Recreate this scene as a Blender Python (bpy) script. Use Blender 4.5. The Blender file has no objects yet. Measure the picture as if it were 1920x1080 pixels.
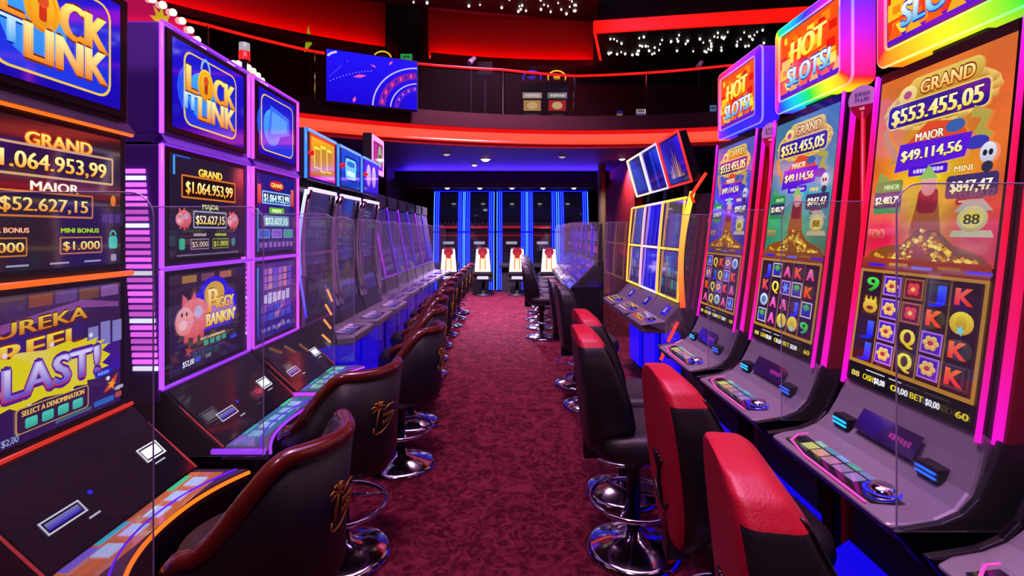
import bpy, math, random
from mathutils import Vector, Matrix
random.seed(7)
R = math.radians
sc = bpy.context.scene
col = sc.collection

def lin(h):
    h = h.lstrip('#')
    o = []
    for i in (0, 2, 4):
        v = int(h[i:i+2], 16) / 255.0
        o.append(v / 12.92 if v <= 0.04045 else ((v + 0.055) / 1.055) ** 2.4)
    return tuple(o)

# ------------------------------------------------------------------ camera
cam_d = bpy.data.cameras.new('camera')
cam_d.sensor_width = 36.0
cam_d.lens = 18.0
cam_d.shift_y = -105.0 / 1920.0
cam_d.clip_start = 0.02
cam = bpy.data.objects.new('camera', cam_d)
col.objects.link(cam)
cam.location = (0, 0, 1.5)
cam.rotation_euler = (R(90), 0, 0)
sc.camera = cam

# ------------------------------------------------------------------ world, exposure
w = bpy.data.worlds.new('world')
sc.world = w
w.use_nodes = True
w.node_tree.nodes['Background'].inputs[0].default_value = (0.30, 0.06, 0.34, 1)
w.node_tree.nodes['Background'].inputs[1].default_value = 0.05
vs = sc.view_settings
vs.view_transform = 'Standard'
vs.look = 'None'
vs.exposure = 0.0
vs.gamma = 1.0
vs.use_curve_mapping = False
sc.cycles.max_bounces = 7
sc.cycles.diffuse_bounces = 3
sc.cycles.glossy_bounces = 3
sc.cycles.transparent_max_bounces = 14
sc.cycles.transmission_bounces = 3
sc.cycles.caustics_reflective = False
sc.cycles.caustics_refractive = False
sc.cycles.use_denoising = True
sc.cycles.sample_clamp_indirect = 4.0

# ------------------------------------------------------------------ atrium ceiling spots, assumed out of view, and added fill lamps
def lamp(kind, loc, power, rgb, size=0.3, aim=None, angle=110, blend=0.8):
    d = bpy.data.lights.new('ceiling_light', kind)  # name shared by ceiling lamps and the added fills
    d.energy = power
    d.color = rgb
    if kind == 'AREA':
        d.shape = 'DISK'; d.size = size
    else:
        d.shadow_soft_size = size
    if kind == 'SPOT':
        d.spot_size = R(angle); d.spot_blend = blend
    o = bpy.data.objects.new('ceiling_light', d)
    col.objects.link(o)
    o.location = loc
    if aim is not None:
        o.rotation_euler = (Vector(aim) - Vector(loc)).to_track_quat('-Z', 'Y').to_euler()
    return o

lamp('SPOT', (-0.2, 1.6, 6.6), 900, (1.0, 0.50, 0.78), 0.35, (-0.1, 2.2, 0))
lamp('SPOT', (-0.2, 4.6, 6.6), 1000, (1.0, 0.46, 0.80), 0.35, (-0.2, 5.0, 0))
lamp('SPOT', (-0.2, 7.6, 5.6), 1600, (1.0, 0.45, 0.88), 0.35, (-0.2, 8.2, 0))
lamp('SPOT', (-1.6, -1.6, 6.4), 420, (1.0, 0.55, 0.85), 0.4, (0.4, 2.0, 0.4))
lamp('POINT', (1.2, 11.4, 5.0), 45, (1.0, 0.05, 0.08), 0.2)  # this and the next are red fills added to redden the upper floor
lamp('POINT', (-3.6, 10.6, 4.8), 35, (1.0, 0.05, 0.08), 0.2)
lamp('AREA', (0.0, 3.0, 6.9), 420, (0.72, 0.34, 1.0), 6.0, (0.0, 3.0, 0))  # added violet fill, stands in for ambient light in the closed room
# added blue fill: stands in for the towers' neon light on the low ceiling
_b = lamp('AREA', (-0.2, 12.05, 2.70), 170, (0.07, 0.02, 1.0), 3.0, (-0.2, 9.6, 3.6))
_b.data.shape = 'RECTANGLE'; _b.data.size = 4.6; _b.data.size_y = 0.12

# ------------------------------------------------------------------ materials
def new_mat(name):
    m = bpy.data.materials.new(name)
    m.use_nodes = True
    return m, m.node_tree.nodes, m.node_tree.links

def pbr(name, hexc, rough=0.5, metal=0.0, spec=0.5, emis=None, es=0.0, coat=0.0, noise=0.0, nscale=40, bump=0.0):
    m, n, l = new_mat(name)
    b = n['Principled BSDF']
    c = lin(hexc)
    b.inputs['Base Color'].default_value = (*c, 1)
    b.inputs['Roughness'].default_value = rough
    b.inputs['Metallic'].default_value = metal
    b.inputs['Specular IOR Level'].default_value = spec
    if coat: b.inputs['Coat Weight'].default_value = coat
    if emis:
        b.inputs['Emission Color'].default_value = (*lin(emis), 1)
        b.inputs['Emission Strength'].default_value = es
    if noise or bump:
        tc = n.new('ShaderNodeTexCoord'); t = n.new('ShaderNodeTexNoise')
        t.inputs['Scale'].default_value = nscale; t.inputs['Detail'].default_value = 4
        l.new(tc.outputs['Object'], t.inputs['Vector'])
        if noise:
            mx = n.new('ShaderNodeMix'); mx.data_type = 'RGBA'
            mx.inputs[6].default_value = (*[v * (1 - noise) for v in c], 1)
            mx.inputs[7].default_value = (*[min(1, v * (1 + noise)) for v in c], 1)
            l.new(t.outputs['Fac'], mx.inputs[0]); l.new(mx.outputs[2], b.inputs['Base Color'])
        if bump:
            bp = n.new('ShaderNodeBump'); bp.inputs['Strength'].default_value = bump; bp.inputs['Distance'].default_value = 0.01
            l.new(t.outputs['Fac'], bp.inputs['Height']); l.new(bp.outputs['Normal'], b.inputs['Normal'])
    return m

def glow_mat(name, rough, strength, spec=0.5, ior=1.5):
    """Lit display or neon: emission colour from the mesh's Col attribute under a glossy face."""
    m, n, l = new_mat(name)
    b = n['Principled BSDF']
    b.inputs['Base Color'].default_value = (0.004, 0.004, 0.006, 1)
    b.inputs['Roughness'].default_value = rough
    b.inputs['Specular IOR Level'].default_value = spec
    b.inputs['IOR'].default_value = ior
    a = n.new('ShaderNodeAttribute'); a.attribute_name = 'Col'
    l.new(a.outputs['Color'], b.inputs['Emission Color'])
    b.inputs['Emission Strength'].default_value = strength
    return m

def glass_mat(name, tint, haze):
    m, n, l = new_mat(name)
    out = n['Material Output']; n.remove(n['Principled BSDF'])
    tr = n.new('ShaderNodeBsdfTransparent'); tr.inputs[0].default_value = (*tint, 1)
    gl = n.new('ShaderNodeBsdfGlossy'); gl.inputs['Roughness'].default_value = 0.03
    di = n.new('ShaderNodeBsdfDiffuse'); di.inputs[0].default_value = (0.75, 0.75, 0.8, 1)
    lw = n.new('ShaderNodeLayerWeight'); lw.inputs['Blend'].default_value = 0.5
    pw = n.new('ShaderNodeMath'); pw.operation = 'POWER'; pw.inputs[1].default_value = 4.0
    fr = n.new('ShaderNodeMath'); fr.operation = 'MULTIPLY_ADD'; fr.inputs[1].default_value = 0.9; fr.inputs[2].default_value = 0.045
    l.new(lw.outputs['Facing'], pw.inputs[0]); l.new(pw.outputs[0], fr.inputs[0])
    m1 = n.new('ShaderNodeMixShader'); m2 = n.new('ShaderNodeMixShader')
    m2.inputs[0].default_value = haze
    l.new(fr.outputs[0], m1.inputs[0]); l.new(tr.outputs[0], m1.inputs[1]); l.new(gl.outputs[0], m1.inputs[2])
    l.new(m1.outputs[0], m2.inputs[1]); l.new(di.outputs[0], m2.inputs[2]); l.new(m2.outputs[0], out.inputs['Surface'])
    return m

def carpet_mat():
    m, n, l = new_mat('carpet')
    b = n['Principled BSDF']; b.inputs['Roughness'].default_value = 0.95; b.inputs['Specular IOR Level'].default_value = 0.1
    tc = n.new('ShaderNodeTexCoord')
    def noise(scale, detail, dist):
        t = n.new('ShaderNodeTexNoise'); t.inputs['Scale'].default_value = scale
        t.inputs['Detail'].default_value = detail; t.inputs['Distortion'].default_value = dist
        l.new(tc.outputs['Object'], t.inputs['Vector']); return t
    def ramp(src, stops):
        r = n.new('ShaderNodeValToRGB'); e = r.color_ramp.elements
        e[0].position, e[0].color = stops[0]; e[1].position, e[1].color = stops[1]
        for p, c in stops[2:]:
            k = e.new(p); k.color = c
        l.new(src, r.inputs[0]); return r
    vor = n.new('ShaderNodeTexVoronoi'); vor.feature = 'SMOOTH_F1'; vor.inputs['Scale'].default_value = 4.2
    warp = noise(9, 2, 0.6)
    add = n.new('ShaderNodeVectorMath'); add.operation = 'MULTIPLY_ADD'
    add.inputs[1].default_value = (0.22, 0.22, 0.0)
    l.new(warp.outputs['Color'], add.inputs[0]); l.new(tc.outputs['Object'], add.inputs[2]); l.new(add.outputs[0], vor.inputs['Vector'])
    mul = n.new('ShaderNodeMath'); mul.operation = 'MULTIPLY'; mul.inputs[1].default_value = 30.0
    sn = n.new('ShaderNodeMath'); sn.operation = 'SINE'
    l.new(vor.outputs['Distance'], mul.inputs[0]); l.new(mul.outputs[0], sn.inputs[0])
    r1 = ramp(sn.outputs[0], [(0.30, (*lin('#4c0c1e'), 1)), (0.62, (*lin('#7a2438'), 1))])
    n2 = noise(13, 4, 1.8)
    r2 = ramp(n2.outputs['Fac'], [(0.44, (*lin('#480a1a'), 1)), (0.58, (*lin('#802a3e'), 1))])
    mx = n.new('ShaderNodeMix'); mx.data_type = 'RGBA'; mx.inputs[0].default_value = 0.55
    l.new(r1.outputs[0], mx.inputs[6]); l.new(r2.outputs[0], mx.inputs[7])
    n3 = noise(300, 2, 0)
    mx2 = n.new('ShaderNodeMix'); mx2.data_type = 'RGBA'; mx2.blend_type = 'MULTIPLY'; mx2.inputs[0].default_value = 0.5
    l.new(mx.outputs[2], mx2.inputs[6]); l.new(n3.outputs['Fac'], mx2.inputs[7])
    l.new(mx2.outputs[2], b.inputs['Base Color'])
    bp = n.new('ShaderNodeBump'); bp.inputs['Strength'].default_value = 0.4; bp.inputs['Distance'].default_value = 0.004
    l.new(n3.outputs['Fac'], bp.inputs['Height']); l.new(bp.outputs[0], b.inputs['Normal'])
    return m

M = dict(
    carpet=carpet_mat(),
    screen=glow_mat('lit_screen', 0.06, 1.0, 0.5, 2.2),
    neon=glow_mat('neon', 0.3, 2.2, 0.3),
    lamp=glow_mat('lamp_glow', 0.4, 6.0, 0.2),
    black=pbr('black_gloss', '#15131a', 0.22, 0, 0.5),
    matte=pbr('black_matte', '#141218', 0.6, 0, 0.4, noise=0.2),
    grey=pbr('grey_plastic', '#8f8a94', 0.38, 0.3, 0.5, noise=0.08, nscale=120),
    deck=pbr('grey_deck', '#6a6570', 0.35, 0.2, 0.5, noise=0.08, nscale=120),
    side=pbr('glossy_side', '#4a3a48', 0.25, 0.35, 0.5),
    violet=pbr('violet_cabinet', '#7a4cd0', 0.28, 0.2, 0.5),
    chrome=pbr('chrome', '#d8d4da', 0.12, 1.0),
    gold=pbr('gold_thread', '#c89030', 0.4, 0.5, emis='#c89030', es=0.0),
    vinyl=pbr('black_vinyl', '#1d1a1f', 0.42, 0, 0.5, bump=0.12, nscale=160),
    red_vinyl=pbr('red_vinyl', '#c0122c', 0.45, 0, 0.5, bump=0.12, nscale=160),
    wood=pbr('red_wood', '#5a1d12', 0.22, 0, 0.5, coat=0.6, noise=0.35, nscale=14),
    glass=glass_mat('clear_pane', (0.93, 0.93, 0.96), 0.035),
    balglass=glass_mat('balcony_pane', (0.78, 0.70, 0.74), 0.004),
    redwall=pbr('red_wall', '#a8101c', 0.7, 0, 0.3, noise=0.1, nscale=3),
    darkwall=pbr('dark_wall', '#3a0e1a', 0.7, 0, 0.3, noise=0.15, nscale=4),
    blackwall=pbr('black_wall', '#100c10', 0.7, 0, 0.3, noise=0.15, nscale=4),
    blue_lit=pbr('blue_lit_ceiling', '#463c86', 0.6, 0, 0.3, noise=0.06, nscale=5),  # blue light on the ceiling is put into its base colour
    column=pbr('column_paint', '#6a5a40', 0.5, 0, 0.4, noise=0.1, nscale=8),
    white=pbr('white_plastic', '#d6d2da', 0.4),
    edge=pbr('polished_edge', '#a898cc', 0.3),
    tag=pbr('printed_card', '#c9a8d6', 0.5),
)

# ------------------------------------------------------------------ mesh builder
class MB:
    def __init__(s): s.V, s.F, s.C, s.I = [], [], [], []
    def add(s, V, F, col=None, mi=0, cols=None):
        b = len(s.V); s.V += [tuple(v) for v in V]
        for k, f in enumerate(F):
            s.F.append([b + i for i in f]); s.I.append(mi)
            if cols is not None: s.C.append([cols[i] for i in f])
            else: s.C.append([col] * len(f) if col else None)
        return s
    def box(s, a, b, col=None, mi=0):
        (x0, y0, z0), (x1, y1, z1) = a, b
        V = [(x0,y0,z0),(x1,y0,z0),(x1,y1,z0),(x0,y1,z0),(x0,y0,z1),(x1,y0,z1),(x1,y1,z1),(x0,y1,z1)]
        return s.add(V, [(3,2,1,0),(4,5,6,7),(0,1,5,4),(1,2,6,5),(2,3,7,6),(3,0,4,7)], col, mi)
    def prism(s, prof, x0, x1, col=None, mi=0):
        """(y,z) outline extruded along x"""
        n = len(prof)
        V = [(x0, y, z) for y, z in prof] + [(x1, y, z) for y, z in prof]
        F = [tuple(range(n - 1, -1, -1)), tuple(range(n, 2 * n))]
        F += [(i, (i + 1) % n, n + (i + 1) % n, n + i) for i in range(n)]
        return s.add(V, F, col, mi)
    def slab(s, plan, z0, z1, col=None, mi=0):
        """(x,y) outline extruded along z"""
        n = len(plan)
        V = [(x, y, z0) for x, y in plan] + [(x, y, z1) for x, y in plan]
        F = [tuple(range(n - 1, -1, -1)), tuple(range(n, 2 * n))]
        F += [(i, (i + 1) % n, n + (i + 1) % n, n + i) for i in range(n)]
        return s.add(V, F, col, mi)
    def tube(s, pts, r, col=None, seg=8, mi=0, closed=False, cf=None):
        P = [Vector(p) for p in pts]; n = len(P)
        V, cols = [], []
        up = None
        for i, p in enumerate(P):
            a = P[i - 1] if (i > 0 or closed) else P[i]
            b = P[(i + 1) % n] if (i < n - 1 or closed) else P[i]
            t = (b - a).normalized()
            if up is None:
                ref = Vector((0, 0, 1)) if abs(t.z) < 0.9 else Vector((0, 1, 0))
                nx = t.cross(ref).normalized()
            else:
                nx = (up - t * up.dot(t)).normalized()
            up = nx
            ny = t.cross(nx)
            rr = r[i] if isinstance(r, (list, tuple)) else r
            for k in range(seg):
                an = 2 * math.pi * k / seg
                V.append(p + nx * (rr * math.cos(an)) + ny * (rr * math.sin(an)))
                cols.append(cf(i / max(1, n - 1)) if cf else col)
        F = []
        for i in range(n if closed else n - 1):
            j = (i + 1) % n
            for k in range(seg):
                k2 = (k + 1) % seg
                F.append((i * seg + k, i * seg + k2, j * seg + k2, j * seg + k))
        if not closed:
            F.append(tuple(range(seg - 1, -1, -1))); F.append(tuple((n - 1) * seg + k for k in range(seg)))
        return s.add(V, F, None, mi, cols if (cf or col) else None)
    def lathe(s, prof, c=(0, 0, 0), seg=32, col=None, mi=0):
        """(r,z) profile spun round z"""
        V, F = [], []
        n = len(prof)
        for k in range(seg):
            a = 2 * math.pi * k / seg
            for r, z in prof: V.append((c[0] + r * math.cos(a), c[1] + r * math.sin(a), c[2] + z))
        for k in range(seg):
            k2 = (k + 1) % seg
            for i in range(n - 1): F.append((k * n + i, k2 * n + i, k2 * n + i + 1, k * n + i + 1))
        return s.add(V, F, col, mi)
    def ball(s, c, r, col=None, seg=10, rings=6, mi=0, sc=(1, 1, 1)):
        V, F = [], []
        for i in range(rings + 1):
            t = math.pi * i / rings
            for k in range(seg):
                a = 2 * math.pi * k / seg
                V.append((c[0] + sc[0]*r*math.sin(t)*math.cos(a), c[1] + sc[1]*r*math.sin(t)*math.sin(a), c[2] + sc[2]*r*math.cos(t)))
        for i in range(rings):
            for k in range(seg):
                k2 = (k + 1) % seg
                F.append((i*seg+k, (i+1)*seg+k, (i+1)*seg+k2, i*seg+k2))
        return s.add(V, F, col, mi)
    def build(s, name, mat, parent=None, smooth=False, bevel=0.0, loc=None, subsurf=0):
        me = bpy.data.meshes.new(name)
        me.from_pydata(s.V, [], s.F)
        mats = mat if isinstance(mat, (list, tuple)) else [mat]
        for m in mats: me.materials.append(M[m] if isinstance(m, str) else m)
        if len(mats) > 1: me.polygons.foreach_set('material_index', s.I)
        if any(c is not None for c in s.C):
            at = me.color_attributes.new('Col', 'FLOAT_COLOR', 'CORNER')
            d = []
            for f, c in zip(s.F, s.C):
                for i in range(len(f)):
                    q = c[i] if c else (0, 0, 0)
                    d += [q[0], q[1], q[2], 1.0]
            at.data.foreach_set('color', d)
        if smooth: me.polygons.foreach_set('use_smooth', [True] * len(me.polygons))
        me.update()
        o = bpy.data.objects.new(name, me)
        col.objects.link(o)
        if parent: o.parent = parent
        if loc: o.location = loc
        if bevel:
            b = o.modifiers.new('bevel', 'BEVEL'); b.width = bevel; b.segments = 3; b.limit_method = 'ANGLE'; b.angle_limit = R(40)
        if subsurf:
            b = o.modifiers.new('smooth', 'SUBSURF'); b.levels = subsurf; b.render_levels = subsurf
        return o

# ------------------------------------------------------------------ objects and properties
def tag(o, label=None, cat=None, group=None, kind=None):
    if label: o['label'] = label
    if cat: o['category'] = cat
    if group: o['group'] = group
    if kind: o['kind'] = kind
    return o

def thing(name, label, cat, loc=(0, 0, 0), rz=0.0, group=None):
    o = bpy.data.objects.new(name, None)
    col.objects.link(o)
    o.empty_display_size = 0.1
    o.location = loc; o.rotation_euler = (0, 0, R(rz))
    return tag(o, label, cat, group)

def struct(mb, name, mat, label=None, **k):
    o = mb.build(name, mat, **k); o['kind'] = 'structure'
    if label: tag(o, label, 'building part')
    return o

KIDS = {}
def copy_tree(o, parent=None):
    c = o.copy(); col.objects.link(c); c.parent = parent
    for ch in list(o.children): copy_tree(ch, c)
    return c

def dup(root, loc, rz, label, group=None):
    c = copy_tree(root); c.location = loc; c.rotation_euler = (0, 0, R(rz)); c['label'] = label
    if group: c['group'] = group
    return c

# ------------------------------------------------------------------ lettering and screen art
FT = {}
def glyphs(s):
    if s in FT: return FT[s]
    cu = bpy.data.curves.new('lettering', 'FONT'); cu.body = s; cu.size = 1.0; cu.resolution_u = 3
    o = bpy.data.objects.new('lettering', cu); col.objects.link(o)
    dg = bpy.context.evaluated_depsgraph_get()
    me = bpy.data.meshes.new_from_object(o.evaluated_get(dg))
    V = [(v.co.x, v.co.y) for v in me.vertices]; F = [tuple(p.vertices) for p in me.polygons]
    bpy.data.meshes.remove(me); bpy.data.objects.remove(o); bpy.data.curves.remove(cu)
    if V:
        x0 = min(v[0] for v in V); x1 = max(v[0] for v in V)
        V = [(x - (x0 + x1) / 2, y) for x, y in V]
        FT[s] = (V, F, x1 - x0)
    else: FT[s] = ([], [], 1.0)
    return FT[s]

STEP = 0.0004
class Art:
    """Flat artwork of a display, in metres on its face: x from the middle, y up from the foot. at(x, y, out) places it."""
    def __init__(s, at): s.mb, s.at, s.n, s.base, s.done, s.new = MB(), at, 0, 0, [], []
    def put(s, P, F, c=None, cols=None, dz=0):
        x0 = min(p[0] for p in P); x1 = max(p[0] for p in P); y0 = min(p[1] for p in P); y1 = max(p[1] for p in P)
        lay = 0
        for a0, a1, b0, b1, q in s.done:
            if q >= lay and a0 < x1 and a1 > x0 and b0 < y1 and b1 > y0: lay = q + 1
        s.new.append((x0, x1, y0, y1, lay))
        d = (s.base + lay) * STEP
        s.mb.add([s.at(x, y, d) for x, y in P], F, c, 0, cols); return s
    def up(s): s.n += 1; s.done += s.new; s.new = []; return s
    def quad(s, x0, y0, x1, y1, c, c2=None, n=None):
        """rectangle, c at the foot and c2 at the top"""
        n = n or max(1, int(abs(y1 - y0) / 0.06) + 1)
        c2 = c2 or c
        P, cols, F = [], [], []
        for i in range(n + 1):
            t = i / n; y = y0 + (y1 - y0) * t
            q = tuple(a + (b - a) * t for a, b in zip(c, c2))
            P += [(x0, y), (x1, y)]; cols += [q, q]
        F = [(2*i, 2*i+1, 2*i+3, 2*i+2) for i in range(n)]
        s.put(P, F, None, cols); return s.up()
    def frame(s, x0, y0, x1, y1, t, c):
        s.quad(x0, y0, x1, y0 + t, c); s.n -= 1; s.quad(x0, y1 - t, x1, y1, c); s.n -= 1
        s.quad(x0, y0, x0 + t, y1, c); s.n -= 1; s.quad(x1 - t, y0, x1, y1, c); return s
    def poly(s, P, c):
        s.put(P, [tuple(range(len(P)))], c); return s.up()
    def rrect(s, x0, y0, x1, y1, r, c, c2=None):
        n = 10; P = []; cols = []; c2 = c2 or c; lv = []
        for k in range(5): lv.append((y0 + r * (1 - math.cos(k * math.pi / 8)), r * (1 - math.sin(k * math.pi / 8))))
        m = max(1, int((y1 - y0 - 2 * r) / 0.05))
        for k in range(1, m): lv.append((y0 + r + (y1 - y0 - 2 * r) * k / m, 0))
        for k in range(4, -1, -1): lv.append((y1 - r * (1 - math.cos(k * math.pi / 8)), r * (1 - math.sin(k * math.pi / 8))))
        for y, i in lv:
            t = (y - y0) / (y1 - y0); q = tuple(a + (b - a) * t for a, b in zip(c, c2))
            P += [(x0 + i, y), (x1 - i, y)]; cols += [q, q]
        s.put(P, [(2*i, 2*i+1, 2*i+3, 2*i+2) for i in range(len(lv) - 1)], None, cols); return s.up()
    def oval(s, cx, cy, rx, ry, c, c2=None, n=10):
        P, cols = [], []; c2 = c2 or c
        for i in range(n + 1):
            t = math.pi * i / n; y = cy - ry * math.cos(t); x = rx * math.sin(t)
            q = tuple(a + (b - a) * i / n for a, b in zip(c, c2))
            P += [(cx - x, y), (cx + x, y)]; cols += [q, q]
        s.put(P, [(2*i, 2*i+1, 2*i+3, 2*i+2) for i in range(n)], None, cols); return s.up()
    def ring(s, cx, cy, rx, ry, t, c, a0=0, a1=360, n=28):
        P, F = [], []
        for i in range(n + 1):
            a = R(a0 + (a1 - a0) * i / n)
            P += [(cx + rx * math.cos(a), cy + ry * math.sin(a)), (cx + (rx - t) * math.cos(a), cy + (ry - t) * math.sin(a))]
        s.put(P, [(2*i, 2*i+2, 2*i+3, 2*i+1) for i in range(n)], c); return s.up()
    def star(s, cx, cy, r, ri, n, c, sx=1.0, rot=0):
        P = []
        for i in range(2 * n):
            a = R(rot) + math.pi * i / n; q = r if i % 2 == 0 else ri
            P.append((cx + sx * q * math.cos(a), cy + q * math.sin(a)))
        P.append((cx, cy)); m = 2 * n
        s.put(P, [(i, (i + 1) % m, m) for i in range(m)], c); return s.up()
    def stroke(s, pts, t, c):
        P, F = [], []
        for i, (x, y) in enumerate(pts):
            a = pts[max(0, i - 1)]; b = pts[min(len(pts) - 1, i + 1)]
            dx, dy = b[0] - a[0], b[1] - a[1]; L = math.hypot(dx, dy) or 1
            P += [(x - dy / L * t / 2, y + dx / L * t / 2), (x + dy / L * t / 2, y - dx / L * t / 2)]
        s.put(P, [(2*i, 2*i+1, 2*i+3, 2*i+2) for i in range(len(pts) - 1)], c); return s.up()
    def text(s, st, cx, cy, h, c, c2=None, width=None, bold=0.0, out=None, ot=0.0, shear=0.0, slope=0.0):
        """cap height h, baseline-centred on cy; out is the colour of an outline of width ot"""
        V, F, wd = glyphs(st)
        if not V: return s
        k = h / 0.73
        kx = k if width is None else width / wd
        def pl(dx, dy):
            return [(cx + x * kx + dx + shear * y * k, cy + y * k - h / 2 + dy + slope * x * kx) for x, y in V]
        if out is not None:
            for a in range(8):
                s.put(pl(ot * math.cos(a * math.pi / 4), ot * math.sin(a * math.pi / 4)), F, out)
            s.up()
        c2 = c2 or c
        cols = []
        for x, y in V:
            t = min(1, max(0, y / 0.73)); cols.append(tuple(a + (b - a) * t for a, b in zip(c, c2)))
        for dx in ((0,) if not bold else (-bold, 0, bold)):
            s.put(pl(dx, 0), F, None, cols)
        return s.up()
    def scrib(s, cx, cy, h, w_, c, n=6):
        """lettering too small to read, or a painted reflection: a row of broken strokes"""
        for k in range(n):
            x = cx - w_/2 + w_ * (k + .5) / n; q = w_ / n * .40
            s.quad(x - q, cy - h/2 * (.8 + .2*((k*5) % 3)/2), x + q, cy + h/2 * (.75 + .25*((k*7) % 4)/3), c, None, 1)
        return s.up()
    def build(s, name, parent, mat='screen'): return s.mb.build(name, mat, parent)

def g(h, k=1.0): return tuple(v * k for v in lin(h))
def flat(y=0.0, z=0.0, tilt=0.0):
    """vertical face at depth y whose foot is at height z, leaning back by tilt (metres per metre)"""
    c = 1 / math.sqrt(1 + tilt * tilt)
    return lambda x, v, d: (x, y + tilt * c * v - d * c, z + c * v + d * tilt * c)

# ================================================================== THE ROOM
struct(MB().box((-7.5, -4, -0.1), (7.5, 13.9, 0)), 'floor', 'carpet')
struct(MB().box((-7.5, -4, 7.2), (7.5, 13.9, 7.3)), 'ceiling', 'blackwall')
struct(MB().box((-7.5, 13.8, 0), (7.5, 13.9, 3.0)), 'wall_back', 'darkwall')
struct(MB().box((-7.5, 12.9, 3.36), (7.5, 13.0, 7.2)), 'wall_upper_back', 'darkwall')
struct(MB().box((-7.6, -4, 0), (-7.5, 13.9, 7.2)), 'wall_left', 'darkwall')
struct(MB().box((7.5, -4, 0), (7.6, 13.9, 7.2)), 'wall_right', 'darkwall')
struct(MB().box((-7.5, -4.1, 0), (7.5, -4, 7.2)), 'wall_front', 'darkwall')
struct(MB().box((2.3, 9.6, 0), (2.45, 13.8, 2.94)), 'wall_partition_right', 'redwall')
struct(MB().box((-2.9, 11.2, 0), (-2.75, 13.8, 2.94)), 'wall_partition_left', 'darkwall')
struct(MB().box((-4.2, 3.2, 0), (-4.05, 11.2, 2.94)), 'wall_behind_machines', 'redwall')
struct(MB().box((-2.75, 12.2, 2.58), (2.3, 13.8, 2.94)), 'wall_bulkhead', 'darkwall')

CX, CY, RB = 1.2, 0.95, 7.8          # middle and radius of the round opening to the upper floor
def arc(r, a0, a1, n): return [(CX + r * math.sin(R(a0 + (a1 - a0) * i / n)), CY + r * math.cos(R(a0 + (a1 - a0) * i / n))) for i in range(n + 1)]
def band(mb, r0, r1, z0, z1, a0, a1, n=48, col=None):
    A, B = arc(r0, a0, a1, n), arc(r1, a0, a1, n)
    V = []
    for i in range(n + 1): V += [(*A[i], z0), (*B[i], z0), (*B[i], z1), (*A[i], z1)]
    F = [(3, 2, 1, 0), (4*n, 4*n+1, 4*n+2, 4*n+3)]
    for i in range(n):
        p, q = 4 * i, 4 * i + 4
        for k in range(4): F.append((p + k, q + k, q + (k + 1) % 4, p + (k + 1) % 4))
    return mb.add(V, F, col)

A0, A1 = -84, 52
# floor slab of the gallery: its underside is the low ceiling
mb = MB()
n = 60
A = arc(RB, A0, A1, n)
V, F = [], []
for x, y in A: V += [(x, y, 2.94), (x, max(13.9, y), 2.94), (x, y, 3.36), (x, max(13.9, y), 3.36)]
for i in range(n):
    p, q = 4*i, 4*i+4
    F += [(p, q, q+1, p+1), (p+2, p+3, q+3, q+2), (p, p+2, q+2, q)]
mb.add(V, F)
struct(mb, 'ceiling_low', 'blue_lit')
struct(band(MB(), RB - 0.06, RB, 3.23, 3.47, A0, A1), 'trim_1', 'darkwall')
struct(band(MB(), RB - 0.05, RB, 2.92, 2.985, A0, A1), 'trim_2', 'redwall')
mb = band(MB(), RB - 0.035, RB, 3.03, 3.16, A0, A1, col=g('#ff4a34', 0.66))
band(mb, RB - 0.035, RB, 2.985, 3.03, A0, A1, col=g('#ff1c10', 0.5)); band(mb, RB - 0.035, RB, 3.16, 3.23, A0, A1, col=g('#ff1410', 0.36))
struct(mb, 'trim_3', 'neon')
# bright tube that runs along the lit band
mb = MB(); mb.tube([(x, y, 3.005) for x, y in arc(RB - 0.06, A0, A1, 60)], 0.018, g('#ff3a20', 0.9), 6)
struct(mb, 'trim_4', 'neon')

# upper red walls behind the gallery, broken by a dark column and a dark bulkhead
RU = 9.3
struct(band(MB(), RU, RU + 0.15, 4.9, 7.2, -62, -21.6), 'wall_upper_left', 'redwall')
struct(band(MB(), RU, RU + 0.15, 4.9, 7.2, -17.5, 2.6, 20), 'wall_upper_middle', 'redwall')
struct(MB().slab([(-2.33, 9.42), (-1.72, 9.62), (-1.78, 9.9), (-2.4, 9.7)], 3.36, 7.2), 'column_dark', 'blackwall')
struct(MB().box((1.62, 9.55, 5.22), (6.6, 12.9, 7.2)), 'wall_upper_bulkhead', 'blackwall')
struct(MB().slab([(-3.4, 3.5), (1.62, 3.5), (1.62, 10.3), (-3.4, 9.2)], 5.72, 5.82), 'ceiling_stars', 'blackwall')
# red coves: light strips at the foot of the red walls
for k, (a0_, a1_, n_) in enumerate(((-62, -21.6, 40), (-17.5, 2.6, 20))):
    mb = band(MB(), RU - 0.24, RU, 4.74, 4.78, a0_, a1_, n_); band(mb, RU - 0.26, RU - 0.24, 4.74, 4.86, a0_, a1_, n_)
    struct(mb, 'trim_%d' % (5 + 4 * k + k), 'redwall')
    struct(band(MB(), RU - 0.18, RU - 0.10, 4.79, 4.83, a0_, a1_, n_, col=g('#ff1408', 2.6)), 'trim_%d' % (6 + 5 * k), 'lamp')
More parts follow.
